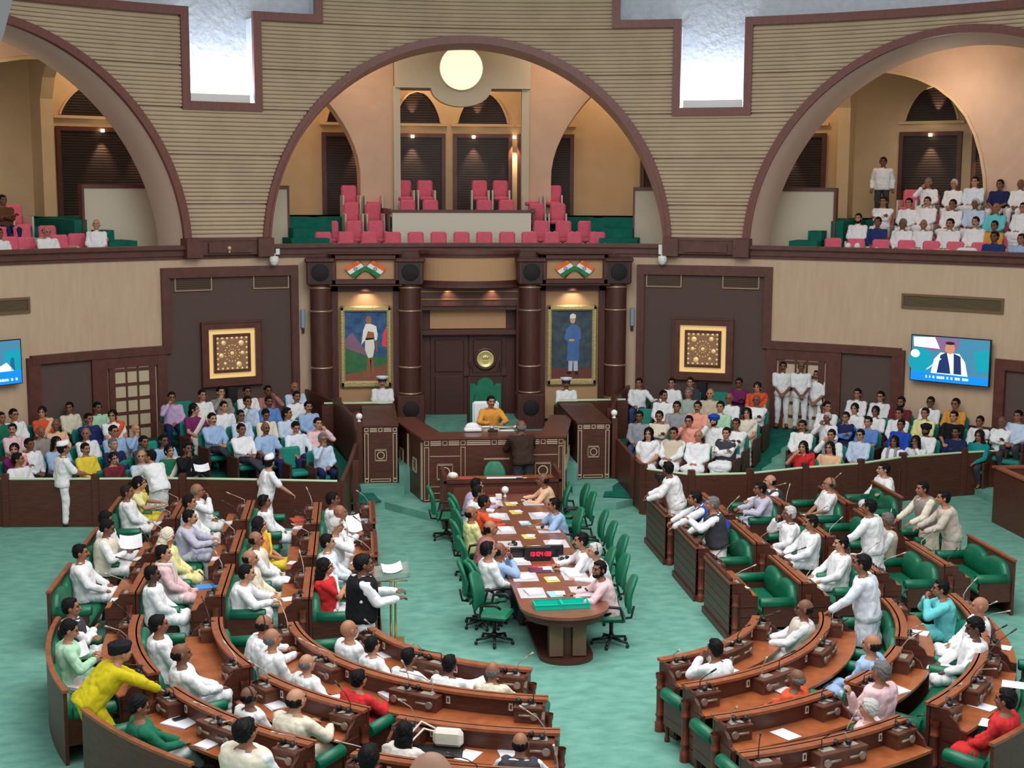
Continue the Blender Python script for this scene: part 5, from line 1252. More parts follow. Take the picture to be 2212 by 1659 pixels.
    if hair[0]=='p':
        child(root,'cap',cached(('c','peaked'),lambda:cap_mesh('peaked')),CLOTH,'wh',M)
        def vz():
            b=MB(); b.lathe([(.092,.052),(.096,.052),(.096,.085),(.092,.085)],24,(0,-.01,0)); b.sphere((0,.085,.055),(.07,.045,.008)); return b.mesh('visor')
        child(root,'cap_band',cached(('c','band'),vz),CLOTH,'nv',M)
    fk='m' if 'm' in extra else ''; fk+='b' if 'b' in extra else ''
    child(root,'facial_features',cached(('f',fk),lambda:face_mesh(fk)),HAIR,HC['k'] if hair not in('g','w','b','S') else HC['g'],M)
    if 'g' in extra: child(root,'glasses',cached(('g',),glasses_mesh),BLACKP,(30,30,34),M)
    if 'h' in extra: child(root,'headphones',cached(('p',),phones_mesh),BLACKP,(30,30,34),M)
    if gar=='su':
        def sf():
            H,up=frame(p); fw=V3(0,up.z,-up.y); b=MB(); q=lambda x,t,d:tuple(H+up*t+V3(x,0,0)+fw*d)
            b.add([q(-.05,.48,.10),q(.05,.48,.10),q(.0,.2,.165),q(0,.35,.152)],[(0,3,1),(0,2,3),(3,2,1)]); return b.mesh('shirt_front')
        child(root,'shirt_front',cached(('sf',pose),sf),CLOTH,'wh')
    if gar=='un':
        def bl():
            H,up=frame(p); b=MB(); b.lathe([(.19,.02),(.195,.02),(.195,.06),(.19,.06)],24,(H.x,H.y,H.z)); m_=b.mesh('belt'); co=[v.co for v in m_.vertices]
            for v in m_.vertices: v.co.y*=.76
            return m_
        child(root,'belt',cached(('bt',pose),bl),CLOTH,'cs')
    if len(desc.split())>13: print('LONGDESC',len(desc.split()),desc)
    PEOPLE.append((root,desc,face,h,zone,pose,i)); return root
ON=['first', 'second', 'third', 'fourth', 'fifth', 'sixth', 'seventh', 'eighth', 'ninth', 'tenth', 'eleventh', 'twelfth', 'thirteenth']
# pose, garment, colours, hair, extras and the words that single each one out
def V(x,y,pose,gar,top,bot,hair,extra,desc,**k): person(x,y,'V',pose,k.pop('face',None),gar,top,bot,hair,extra,desc,**k)
def F(x,y,pose,gar,top,bot,hair,extra,desc,**k): person(x,y,'F',pose,k.pop('face',None),gar,top,bot,hair,extra,desc,fine=True,**k)
def Z(z,x,y,pose,gar,top,bot,hair,extra,desc,**k): person(x,y,z,pose,k.pop('face',None),gar,top,bot,hair,extra,desc,**k)
# --- left visitors, outer block ---
V(3,903,'lap','sh','gn','dg','k','','person in green at the left photo edge, back visitor row')
V(30,896,'lap','sh','wh','dg','k','g','man in white shirt and glasses, back row at far left')
V(91,891,'lap','sa','og/pe','','u','','woman in orange blouse with peach saree, left back row',yaw=40)
V(150,881,'lap','sh','cr','dg','k','','man in cream shirt, left back row before grey panel',yaw=40)
V(211,881,'lap','sh','lg','dg','k','','man in light green shirt beside the left glazed door')
V(192,905,'chinR','sh','db','dg','k','','man in dark blue shirt, chin on hand, below green shirt')
V(243,898,'lap','sa','wh/og','','u','g','woman in white with orange scarf before left glazed door',yaw=40)
V(27,928,'lap','ss','pk','bk','k','m','man in pink checked shirt at far left of visitors',yaw=40)
V(88,933,'thigh','sh','sb','bk','b','','balding man in grey shirt bowing his head, left visitors',pitch=20)
V(121,918,'lap','sh','pe','bk','b','','smiling man in peach shirt, left visitors',yaw=40)
V(186,937,'lap','sh','wh','bk','B','','balding man in plain white shirt behind yellow shirted man',yaw=40)
V(246,932,'lap','ss','lb','bk','k','g','man in blue shirt with lanyard behind dark suited man')
V(293,928,'chinR','sh','lb','bk','S','','bald man in light blue shirt with hand at chin')
V(31,971,'fold','sa','pu/sa','','u','','woman in pink saree and purple blouse, far left front',yaw=40)
V(64,960,'lap','sh','wh','bk','k','','man in white shirt beside the woman in pink saree')
V(123,957,'lap','sh','lb','db','l','','woman in blue behind the standing man in white cap')
V(185,970,'lap','sh','ye','cr','k','m','man in bright yellow shirt at the left barrier')
V(245,960,'lap','su','nv','nv','g','','grey haired man in navy suit, left visitors')
V(311,955,'lap','su','dg','dg','k','','dark haired man in charcoal suit, left visitors')
V(354,952,'lap','sh','lb','bk','k','g','man in pale blue shirt and glasses beside stair aisle')
V(72,998,'lap','sh','wh','bk','k','','man in white shirt low behind the far left barrier',yaw=-40)
V(250,992,'lap','sa','ma/ma','','u','g','woman in maroon with patterned shawl behind left barrier')
V(306,986,'lap','sh','pb','bk','B','','man in pale blue leaned toward by bending man in white',yaw=40)
V(366,974,'lap','sa','gn/cr','','u','','woman in green blouse and cream saree behind left barrier')
V(405,969,'chinR','su','bk','bk','k','','man in black suit, hand at mouth, papers on lap')
# --- left visitors, inner block ---
V(371,859,'chinR','sh','mv','nv','k','g','man in mauve shirt covering his mouth, end of back row',face=165)
V(437,854,'lap','sh','wh','dg','k','','man in white shirt right of the mauve shirted man')
V(477,847,'chinR','sh','sb','dg','k','','man in grey shirt resting his head, left back row')
V(534,846,'lap','sh','wh','dg','k','g','man in white shirt below the left gold wall panel')
V(579,844,'chinL','sh','rm','dg','k','g','man in dusty pink shirt with hand over face')
V(637,837,'lap','sh','pb','dg','B','','tall balding man in pale blue, right end back row')
V(420,884,'lap','sa','pu/cs','','q','','woman in white patterned saree and purple blouse',yaw=-40)
V(484,879,'lap','sh','wh','dg','k','','man in white shirt with lanyard, left inner visitors')
V(535,868,'chinR','sh','pb','dg','k','','man in pale blue shirt, fist at chin, left inner block')
V(581,868,'lap','ss','bl','dg','k','m','man in mid blue shirt in third left inner row')
V(641,857,'lap','sh','wh','dg','k','m','man in white shirt directly below tall balding man')
V(666,879,'lap','sh','lb','dg','k','m','man in light blue shirt by the left slanting barrier')
V(459,905,'cross','sh','lb','dg','k','m','moustached man in blue shirt, grey trousers, legs crossed')
V(520,898,'lap','sh','pb','dg','k','g','man in striped pale blue shirt in the left middle row')
V(574,896,'lap','sh','cr','dg','k','','man in cream shirt with head bowed',pitch=20)
V(621,893,'lap','sh','pb','dg','k','','man in pale blue shirt, right half of middle row',yaw=-40)
V(639,923,'thigh','sh','wb','nv','k','','man in blue white shirt looking down near empty seat',pitch=20)
V(687,915,'chinL','sh','pk','cr','k','','man in pale pink shirt with hand at chin')
V(522,928,'cross','sh','wh','dg','k','','man in white shirt, dark trousers, legs crossed, front left')
V(574,925,'thigh','ss','lb','nv','B','m','bald man in blue polo shirt seated in left front row')
V(697,949,'chinR','sh','pb','nv','g','g','man in blue shirt holding his face beside empty seat')
# --- dais ---
Z(.85,1061,868,'write','sh','ob','cr','k','m','man in orange shirt seated in the green throne chair',face=172,scale=1.03)
Z(.8,826,826,'lap','un','wh','wh','p','m','marshal in white uniform and peaked cap, left screen',face=180)
Z(.8,1223,829,'lap','un','wh','wh','p','m','marshal in white uniform and peaked cap, right screen',face=180)
Z(.16,1126,922,'lean','su','dk','dg','b','','man in dark brown coat standing at the presiding desk',face=-8,scale=1.07,fat=1.15)
# --- right visitors, inner block ---
V(1380,828,'armL','sh','wh','jn','k','','man in white shirt and jeans, elbow out, back row')
V(1451,828,'thigh','sh','wh','dg','k','','man in white shirt below the right gold wall panel')
V(1491,826,'lap','sh','dg','dg','k','','person in dark top beside the right gold wall panel')
V(1596,828,'fold','sh','pu','dg','k','g','man in purple shirt with folded arms, right back row')
V(1636,837,'lap','sa','og/og','','u','','woman in orange saree, right end of back row')
V(1434,855,'lap','sh','wh','cr','k','m','man in white shirt tilting his head, right second row',yaw=-40)
V(1487,849,'lap','sh','sg','dg','g','','grey haired man in sage shirt, right inner visitors')
V(1534,851,'lap','sh','be','dg','B','','balding man in beige shirt beside an empty seat')
V(1575,861,'lap','sh','wh','dg','b','g','man in white with glasses beside the purple shirt')
V(1634,865,'fold','sh','wh','dg','B','','bald man in white shirt with arms folded at aisle')
V(1462,879,'lap','ss','gr','dg','k','','man in blue grey t-shirt, right inner visitors')
V(1507,879,'lap','ss','sa','dg','k','m','stout man in salmon shirt in the right third row')
V(1556,879,'lap','sh','lg','dg','k','','man in lime green shirt, right inner visitors')
V(1614,893,'lap','sa','cr/cs','','l','','woman with long dark hair and cream shawl at aisle')
V(1381,900,'lap','sh','gr','jn','k','','man in grey shirt and jeans by right slanting barrier')
V(1424,900,'fold','sh','cr','dg','k','m','man in cream shirt next to an empty seat')
V(1488,910,'chinR','sh','sa','dg','k','g','man in orange pink shirt with hand at mouth')
V(1542,908,'chinR','ku','wh','wh','trb','b','man in white with bright blue turban',)
V(1590,916,'fold','ku','wh','wh','d','','man in white kurta right of the blue turban')
V(1401,938,'lap','sa','wh/wh','','f','','woman in white saree, left end of right front row')
V(1455,936,'cross','kv','wh/be','wh','k','','man in white kurta and beige waistcoat, front row',fine=True)
V(1509,942,'lap','ku','wh','wh','S','','bald man in white kurta, middle of right front row',fine=True)
V(1569,936,'fold','kv','wh/dg','wh','k','','man in white kurta and black waistcoat, arms folded',fine=True)
Z(.86,1692,792,'stand','ss','wh','wh','k','m','tall guard in white uniform, left of the three guards',face=200)
Z(.86,1731,792,'stand','ss','wh','wh','B','','guard in white uniform with sash, middle of three guards',face=190)
Z(.70,1764,810,'stand','ss','wh','wh','k','m','guard in white with lanyard, right of the three guards',face=215)
# --- right visitors, outer block ---
V(1852,851,'lap','sh','wh','dg','k','','man in white shirt, first of right outer back row')
V(1902,857,'lap','sh','wh','dg','k','g','man in white shirt and glasses, right outer back row')
V(1946,869,'lap','sh','ma','dg','k','b','bearded man in maroon shirt, right outer back row')
V(2010,869,'lap','sh','wh','dg','k','g','man in white shirt under the television, with glasses')
V(2064,873,'lap','sh','ob','dg','k','g','person in mustard top with glasses, right end back row')
V(1787,879,'lap','sh','wh','dg','k','','man in white shirt just right of the guards',yaw=-40)
V(1846,883,'lap','sh','wh','dg','u','','young woman in white, third row right outer block')
V(1891,889,'lap','ss','wh','dg','u','','second young woman in white, right of the first')
V(1787,903,'chinR','sh','wh','dg','w','','grey haired man in white with hand at mouth')
V(1942,893,'lap','sh','wh','dg','k','','man in white shirt behind the royal blue shirt')
V(1998,893,'lap','sh','ly','dg','k','','man in pale yellow shirt, right outer visitors')
V(2060,900,'lap','tee','bk','dg','k','','man in black t-shirt, right outer visitors')
V(2111,912,'lap','sh','wh','dg','k','','man in white shirt above woman in teal headscarf')
V(2164,912,'fold','sh','wh','dg','b','','balding man in white shirt, folded arms, far right')
V(2199,899,'lap','sh','pb','dg','k','','man in pale blue shirt at far right of visitors')
V(1827,902,'fold','sh','bl/nv','dg','k','','man in blue shirt and dark waistcoat, arms folded')
V(1875,912,'lap','tee','bl','dg','k','','man in light blue t-shirt, right outer visitors')
V(1946,918,'lap','sh','rb','dg','k','','man in royal blue shirt, right outer visitors')
V(2000,928,'lap','sh','wh','dg','tbk','b','man in white shirt and black turban')
V(1733,920,'lap','sh','wh','dg','k','m','man in white shirt right of the carpeted stair')
V(1796,940,'chinR','ku','wh','wh','k','sG','man in white with grey stole, right outer block')
V(1858,940,'lap','sh','pb','dg','k','g','man in pale blue shirt in front of blue t-shirt')
V(1925,956,'lap','sh','wh','dg','l','sG','woman in white with dark grey scarf')
V(2051,938,'lap','tee','nv','dg','k','','man in navy printed t-shirt behind the barrier')
V(2115,942,'lap','sh','te','dg','fbk','','woman in teal with dark headscarf, far right barrier')
V(1735,966,'chinR','sa','re/re','','l','','woman in red with hand at mouth at right barrier')
V(1782,971,'lap','sh','pe','dg','l','g','woman in peach top and glasses at right barrier')
V(1957,960,'chinL','sh','wh','dg','l','','woman in white covering her mouth at right barrier')
# --- galleries ---
Z(('G',20.3),1908,350,'side','sh','wh','dg','k','','man in white shirt standing in the right upper gallery',face=205)
for x,y,ps,g,c,h,e,d in ((2005,395,'chinR','sh','wh','g','','gallery man in white, hand at chin, top row left'),(2061,398,'lap','sh','wh','w','','white haired gallery man, second in top row'),(2106,393,'lap','ku','wb','k','','gallery man in long white blue shirt, top row'),(2160,399,'lap','tee','nv','k','','gallery man in dark t-shirt with orange band, top row'),(2205,398,'lap','sh','wh','b','','bald gallery man in white at right edge, top row')):
    Z(('G',19.4),x,y,ps,g,c,'wh',h,e,d)
for x,y,ps,g,c,h,e,d in ((1908,436,'fold','sh','wh','k','','gallery man in white at left end of third row'),(1963,439,'lap','sh','wh','k','','slim gallery man in white, second in third row'),(2003,436,'lap','ku','wh','k','m','heavy gallery man in white, third in third row'),(2058,442,'lap','ku','wh','k','','gallery man in cream white, fourth in third row'),(2107,440,'lap','sh','pb','w','','old gallery man in pale blue, third row'),(2152,450,'lap','sh','aq','b','','gallery man in aqua shirt, third row'),(2210,449,'lap','ku','wh','k','','gallery man in white at right edge, third row')):
    Z(('G',18.3),x,y,ps,g,c,'wh',h,e,d)
for x,y,ps,g,c,h,e,d in ((1854,472,'lap','sh','wh','k','b','bearded gallery man in white beside green steps'),(1896,480,'lap','sh','db','k','','gallery man in navy and blue shirt beside steps'),(1950,484,'lap','ku','wh','g','','grey haired gallery man in white, second row'),(1995,485,'lap','ku','wh','b','','bald gallery man in white, second row'),(2052,484,'lap','ku','wh','k','m','gallery man in white, fifth in second row'),(2107,480,'lap','ku','wh','k','m','gallery man in white with moustache, sixth in second row'),(2148,488,'lap','sh','ob','k','','gallery man in orange shirt, second row')):
    Z(('G',17.3),x,y,ps,g,c,'wh',h,e,d)
Z(('G',16.4),2148,512,'lap','sh','db','dg','k','','gallery man in navy shirt at the front rail',)
Z(('G',16.4),2206,517,'lap','sh','lb','dg','k','','gallery man in light blue at right edge front rail')
Z(('G',16.4),101,500,'lap','sh','wh','dg','B','','balding man in white at the left gallery rail',pitch=20)
Z(('G',16.4),208,485,'lap','sh','wh','dg','b','','man in white at the right end of left gallery rail',face=180)
Z(('G',16.4),-2,505,'lap','sh','wh','dg','k','','person in white cut by left edge at gallery rail')
Z(('G',18.3),6,433,'fold','sh','br','nv','k','','man in brown shirt, upper row of the left gallery')
# --- standing on the chamber floor, left ---
F(137,969,'rail','ss','wh','wh','c','','attendant in white uniform and cap at the left barrier',face=60,scale=1.02)
F(325,986,'bend2','ku','wh','wh','k','','man in white bending over the left barrier to talk',face=-40,yaw=-40)
F(583,998,'leanR','ss','wh','wh','c','','slim attendant in white and cap near barrier post',face=70,yaw=-40)
# --- members, left straight rows ---
F(272,1063,'lap','ku','wh','wh','d','','dark haired member in white, back bench nearest the barrier')
F(299,1044,'write','sa','ly/ye','','u','','woman in golden yellow saree with flower in hair')
F(406,1060,'chinR','ku','wh','wh','b','g','balding member in white with hand at mouth, second bench')
F(396,1086,'lap','ku','wh','wh','k','','member in white between lavender kurta and balding man')
F(405,1118,'write','ku','la','wh','k','m','moustached member in lavender grey kurta')
F(570,1084,'lap','ku','wh','wh','k','h','member in white with headphones and long hair')
F(567,1134,'lap','sa','ob/ye','','fbk','','woman in yellow with black head scarf')
F(561,1165,'lap','kv','wh/cr','wh','B','','member in cream waistcoat in front of yellow woman')
F(545,1206,'lap','ku','cr','wh','B','','balding member in cream kurta, third bench')
F(518,1239,'write','ku','wh','wh','k','','member in white stretching an arm to the desk')
F(220,1121,'lap','ku','wh','wh','k','','member in white looking down, back left bench',pitch=20)
F(234,1140,'read','kv','wh/cr','wh','k','','member in cream waistcoat reading an open white file',pitch=20)
F(165,1194,'thigh','ku','wh','wh','k','m','large member in white alone on the back left bench')
F(337,1160,'lap','ku','ly','wh','fcr','','member in pale yellow with cream cloth round head',pitch=20)
F(341,1196,'lap','ku','pk','wh','k','s','member in pinkish white kurta with striped stole')
F(311,1241,'lap','ku','wh','wh','k','m','dark skinned member in white beside the green armrest',skin=(84,54,42))
F(711,1079,'lap','ku','wh','wh','k','','member in white, first of the front left bench')
F(738,1107,'read','ku','wh','wh','S','','bald member in white reading paper, front left bench')
F(718,1136,'chinR','ku','wh','wh','w','g','white haired member with hand over his mouth')
F(691,1172,'thigh','ku','wb','wh','k','','dark haired member in bluish white, front left bench')
F(682,1225,'fold','sa','re/wh','','l','','woman in red with white shawl, arms folded')
F(785,1218,'hold','kv','wh/bk','wh','k','','standing speaker in black waistcoat at the clear lectern',face=82,scale=1.05,fat=1.2)
# --- members, left curved rows ---
F(122,1314,'fold','kv','wh/dg','bk','k','','member in dark waistcoat with folded arms, back bench')
F(107,1364,'read','ku','lg','wh','k','','member in pale green kurta reading papers',pitch=20)
F(262,1409,'bend','ku','my','my','tbk','','man in bright mustard yellow kurta bending over a desk',face=58)
F(307,1353,'lap','ku','wh','bk','k','','member in white looking right, third curved bench',face=75)
F(372,1416,'cross','ku','wh','wh','B','','balding member in white with crossed legs',face=70)
F(609,1344,'write','ku','wh','bk','B','h','member in white with headphones at second curved desk')
F(554,1386,'armL','ku','wh','wh','b','','grey balding member in white behind the second desk')
F(650,1437,'armR','ku','wh','wh','b','','balding member in white at the third curved desk')
F(264,1536,'cross','sh','gn','wh','k','','member in dark green shawl and white pyjama',face=70,pitch=20)
F(527,1508,'lap','ku','wh','wh','B','h','balding member in white with headphones, fourth row')
F(541,1575,'lap','kv','wh/cr','wh','k','','member in cream waistcoat at the bottom edge',scale=1.04,fat=1.18)
F(738,1364,'lap','ku','wh','wh','S','','shaven headed member in white below standing speaker')
F(797,1396,'armR','ku','wh','wh','k','','dark haired member in white at the first curved desk')
F(873,1424,'write','ku','wh','wh','k','','member in white at first curved desk, near box')
F(970,1436,'write','ku','wh','wh','k','','member in white holding crumpled papers')
F(1065,1449,'write','ku','cr','wh','b','','member in cream kurta at the aisle end')
F(774,1468,'write','ku','re','re','k','','member in red checked shirt, left second row')
F(637,1513,'write','ku','cr','wh','B','','member in cream white writing at third desk',fat=1.15)
F(865,1590,'write','sa','cs/cs','','l','','member in patterned cream top beside a white handbag')
F(799,1637,'lap','ku','dg','dg','k','','dark haired member half hidden at the bottom edge')
F(1121,1616,'write','kv','wh/dg','wh','B','','member in grey waistcoat at bottom of the aisle')
Z(3.2,931,1706,'side','sh','wh','dg','S','','bald head of a nearby person at the bottom edge',face=10,scale=1.02,fine=True,skin=(196,146,120))
struct('near_gallery_floor',MB().box(-8,6,-19,-14.9,3.0,3.2),CARPET)
# --- the long table ---
F(1030,1048,'write','sh','mv','dg','k','','official in mauve shirt, head of the table left side',face=75)
F(1033,1064,'write','sh','wh','dg','k','','official in white shirt, table left side, second from dais',face=85)
F(1046,1085,'write','sh','og','dg','k','','official in rust orange shirt writing',face=85)
F(1018,1109,'lap','sh','ly','dg','B','','official in pale lime shirt, table left side',face=80)
F(1060,1141,'write','sh','rm','dg','B','','balding official in red checked shirt, table left side',face=85)
F(1055,1188,'lap','sh','wh','dg','k','h','official in white with headphones behind blue shirt',face=80)
F(1080,1189,'face2','sh','lb','dg','B','','official in blue shirt with hands at his face',face=75)
F(1173,1036,'write','sh','pe','dg','B','','bald official in cream jacket, table right side',face=-85)
F(1196,1091,'write','ss','lb','dg','k','','official in light blue shirt, table right side',face=-95)
F(1255,1168,'write','sh','wh','dg','k','m','moustached official in white shirt, table right side',face=-90)
F(1285,1190,'write','sh','wh','dg','w','h','white haired official with headphones at the table',face=-95)
F(1295,1230,'write','sh','pk','bk','k','b','bearded official in pink shirt, near end of table',face=-85,yaw=-40)
# --- members, right block ---
F(1443,1012,'lean','ku','wh','wh','k','','member in long white kurta standing at first front desk',face=-70,yaw=40)
F(1502,1077,'bend','kv','wh/rb','wh','k','','member in royal blue waistcoat bending over a desk',face=-80)
F(1539,1089,'speak','kv','wh/dg','wh','g','','grey haired member in dark waistcoat gesturing while standing',face=-80)
F(1664,1040,'write','kv','wh/dg','wh','B','','member in dark waistcoat behind leaning white shirt')
F(1655,1056,'write','ku','la','wh','k','','member in bluish white leaning on the second desk')
F(1685,1110,'chinR','ku','wh','wh','w','','white haired member with hand at his brow')
F(1747,1129,'thigh','ku','wh','wh','k','m','moustached member in white with pen in pocket')
F(1811,1045,'lap','ss','wh','wh','b','hg','bald member with headphones and glasses, right block')
F(1909,1014,'armL','ku','wh','wh','k','','heavy member in white leaning back, farthest right bench',fat=1.2)
F(1878,1095,'leanL','ku','wh','wh','k','','member in white standing with back turned, right middle',face=-50)
F(1924,1124,'lap','kv','wh/be','wh','g','g','grey haired member in beige waistcoat behind standing member')
F(1992,1056,'lean','kv','cr/sb','wh','k','','standing member in grey brown waistcoat, right back',face=-100)
F(2038,1076,'lean','ku','bj','wh','k','','member in beige kurta standing beside brown waistcoat',face=-80)
F(1824,1174,'thigh','ku','wh','wh','k','m','moustached member in white on middle right bench')
F(1863,1218,'leanL','ku','wb','bk','k','','tall member in long white kurta standing in foreground',face=-60,scale=1.04)
F(1766,1318,'cross','kv','wh/bj','wh','B','g','member in pale waistcoat reclining at the curved bench',face=-75,yaw=0)
F(2057,1272,'face2','ku','aq','aq','k','g','member in aqua kurta with hands at his face',face=-75)
F(2155,1312,'lap','ku','wh','wh','S','','bald member in white, back right bench',face=-75)
F(2148,1359,'thigh','ku','wh','wh','k','','member in white with hands on lap, back right',face=-75,skin=(96,62,48),pitch=20)
F(1545,1402,'face2','ku','wh','wh','k','','member in white seen from behind at right front desk')
F(1743,1475,'cross','ku','og','wh','b','','member in red orange kurta with white pyjama',face=-40)
F(1864,1440,'thigh','ku','pk','wh','g','','grey haired member in pinkish white behind red kurta',face=-30)
F(1923,1400,'lap','ku','lb','wh','B','','balding member in lavender blue, right curved bench',face=-45)
F(1914,1545,'raise','ku','pk','wh','w','','grey haired member in pinkish white raising a hand',face=-45)
F(2218,1524,'lap','ku','re','gn','k','','member in red at the right photo edge',face=-45)
# ---- visitors' seats, gallery seats ----
def seat_model(m_,nm,w=.25):
    root=thing(nm,'x','seat',(0,0,0)); 
    b=MB(); b.box(-w+.03,w-.03,-.16,.28,.33,.44,ch=.035); b.build('seat',m_,root)
    b=MB(); N=6; b.M=Matrix.Rotation(.1,4,'X'); b.box(-w+.02,w-.02,-.30,-.19,.42,.93,ch=.045); b.M=None; b.build('backrest',m_,root)
    for s in (-1,1): b=MB(); b.box(s*(w)-.025,s*(w)+.025,-.28,.26,.0,.62,ch=.01); b.build('side_frame',WOOD if m_ is TEAL else mat('seat_side_white',(206,200,190),.5),root)
    return root
SEAT={'t':seat_model(TEAL,'visitor_chair'),'p':seat_model(mat('pink_fabric',(226,104,128),.8,c2=(214,92,116),scale=9,bump=.1,bscale=60),'gallery_chair',.24)}
used_s={'t':False,'p':False}
def put_seat(kind,loc,face,label,group):
    c=SEAT[kind] if not used_s[kind] else copy_tree(SEAT[kind]); used_s[kind]=True
    c.location=loc; c.rotation_euler=(0,0,-math.radians(face)); c['label']=label; c['group']=group; return c
for root,desc,face,h,zone,pose,i in list(PEOPLE):
    if POSE(pose)['stand'] or zone=='F' : continue
    l=root.location
    if zone=='V' or (zone==.8 and 'marshal' in desc): put_seat('t',(l.x,l.y,h),face,'teal seat of the '+desc,'teal visitor seats')
    elif isinstance(zone,tuple): put_seat('p',(l.x,l.y,h-.02),face,'pink seat of the '+desc,'pink gallery seats')
def empty_V(x,y,desc):
    h=solve_h(x,y,.93); P=at_z(x,y,h+.93)
    t=(-1.5,-2) if P[0]>0 else (1.5,-2); f=math.degrees(math.atan2(t[0]-P[0],t[1]-P[1])); put_seat('t',(P[0],P[1],h),f,desc,'teal visitor seats')
empty_V(640,967,'empty teal seat with wooden arms in the left front row')
for x,y,d in ((1551,848,'empty teal seat in the right back row beside beige shirt'),(1655,838,'empty teal seat at the right end of the inner back row'),(1396,885,'empty teal seat between two men by the right slanting barrier'),(1972,880,'empty teal seat between maroon shirt and white shirt'),(2128,905,'empty teal seat at the far right back row'),(1912,905,'empty teal seat behind the light blue t-shirt'),(190,893,'empty teal seat behind the dark blue shirt'),(125,888,'empty teal seat right of the orange saree'),(275,968,'empty teal seat between two dark suited men'),(285,995,'empty teal seat right of the maroon saree'),(335,955,'empty teal seat beside the pale blue shirt at stair'),(407,868,'empty teal seat right of the mauve shirt'),(2195,945,'empty teal seat at the far right barrier')): empty_V(x,y,d)
G='pink gallery seats'
for i,x in enumerate((703.5,752,802,852,901,950,999,1047.5,1096.6,1144.4,1192,1240,1289)):
    P=at_r(x,500,16.6); put_seat('p',(P[0],P[1],P[2]-.92),math.degrees(math.atan2(-P[0],-P[1])),'empty pink seat at the centre gallery rail, %s from the left'%ON[i],G)
for (row,z,y,xs) in (('second',17.5,476,(718,768,815,1169,1217,1265)),('third',18.5,438,(762,809,1160,1205)),('top',19.5,399,(757,805,1150,1196))):
    for i,x in enumerate(xs):
        P=at_r(x,y,z); put_seat('p',(P[0],P[1],P[2]-.92),math.degrees(math.atan2(-P[0],-P[1])),'empty pink seat in the %s centre gallery row, %s from the left'%(row,ON[i]),G)
# raised box in the centre gallery
m=MB(); m.cylbox(17.75,17.85,-6.1,6.25,4.9,6.2,.8); struct('gallery_box_front',m,mat('box_cream',(226,220,204),.7))
m=MB(); m.cylbox(17.7,17.95,-6.4,6.5,6.2,6.27,.8)
for t in (-6.35,6.45): m.cylbox(17.8,19.4,t-.18,t+.18,6.15,6.3,.2); m.cylbox(17.8,19.3,t-.08,t+.08,4.9,6.2,.2)
struct('trim_15',m,TRIMD)
struct('gallery_floor',MB().cylbox(17.85,22.4,-6.2,6.3,5.5,5.75,1),CARPETD)
for (row,z,y,xs) in (('front',18.5,430,(883,932,1047,1095)),('back',19.5,388,(874,920,1037,1082))):
    for i,x in enumerate(xs):
        P=at_r(x,y,z); put_seat('p',(P[0],P[1],P[2]-.92),math.degrees(math.atan2(-P[0],-P[1])),'empty coral pink seat in the %s row of the gallery box, %s from left'%(row,ON[i]),G)
for i,x in enumerate((1793,1842,1895,1950,2003,2054,2107)):
    P=at_r(x,513+i*1.6,16.6); put_seat('p',(P[0],P[1],P[2]-.92),math.degrees(math.atan2(-P[0],-P[1])),'empty pink seat at the right gallery rail, %s from the steps'%ON[i],G)
P=at_r(1964,408,19.5); put_seat('p',(P[0],P[1],P[2]-.92),215,'empty pink seat at the left end of the right gallery top row',G)
for x,y,z,d in ((1900,505,5.0,0),): pass
for i,(x,y,z) in enumerate(((33,510,16.6),(68,511,16.6),(140,506,16.6),(178,503,16.6),(12,489,17.5),(60,487,17.5),(114,486,17.5),(40,441,18.5))):
    P=at_r(x,y,z); put_seat('p',(P[0],P[1],P[2]-.92),math.degrees(math.atan2(-P[0],-P[1])),'empty pink seat in the left gallery, '+['second at the rail','behind the balding man','between the two men in white','beside the right hand man in white','leftmost in the second row','middle of the second row','right end of the second row','beside the man in brown'][i],G)
for k in SEAT:
    if not used_s[k]: SEAT[k].location=(0,0,-5)

TABLE=[q for q in PEOPLE if 'official' in q[1]]
for root,desc,face,h,zone,pose,i in TABLE:
    a=math.radians(face); l=root.location; put_chair(l.x-.03*math.sin(a),l.y-.03*math.cos(a),face,'green swivel chair of '+desc)
for x,y,f_,tx in ((-.90,-.42,112,'empty green swivel chair nearest the viewer, left of the table end'),(-1.02,.42,94,'empty green swivel chair beside the blue shirt, left side'),(-1.2,6.0,90,'empty green swivel chair at far left end of the table'),
    (1.2,1.75,-92,'empty green swivel chair on the right, behind the white shirts'),(1.2,2.75,-90,'empty green swivel chair on the right, middle of the table'),(1.2,3.6,-88,'empty green swivel chair on the right, below the blue shirt'),(1.25,5.15,-92,'empty green swivel chair on the right, above the blue shirt'),(1.25,5.9,-90,'empty green swivel chair at far right end of the table'),
    (-.02,8.0,180,'green swivel chair behind the secretary desk, below the presiding desk')): put_chair(x,y,f_,tx)
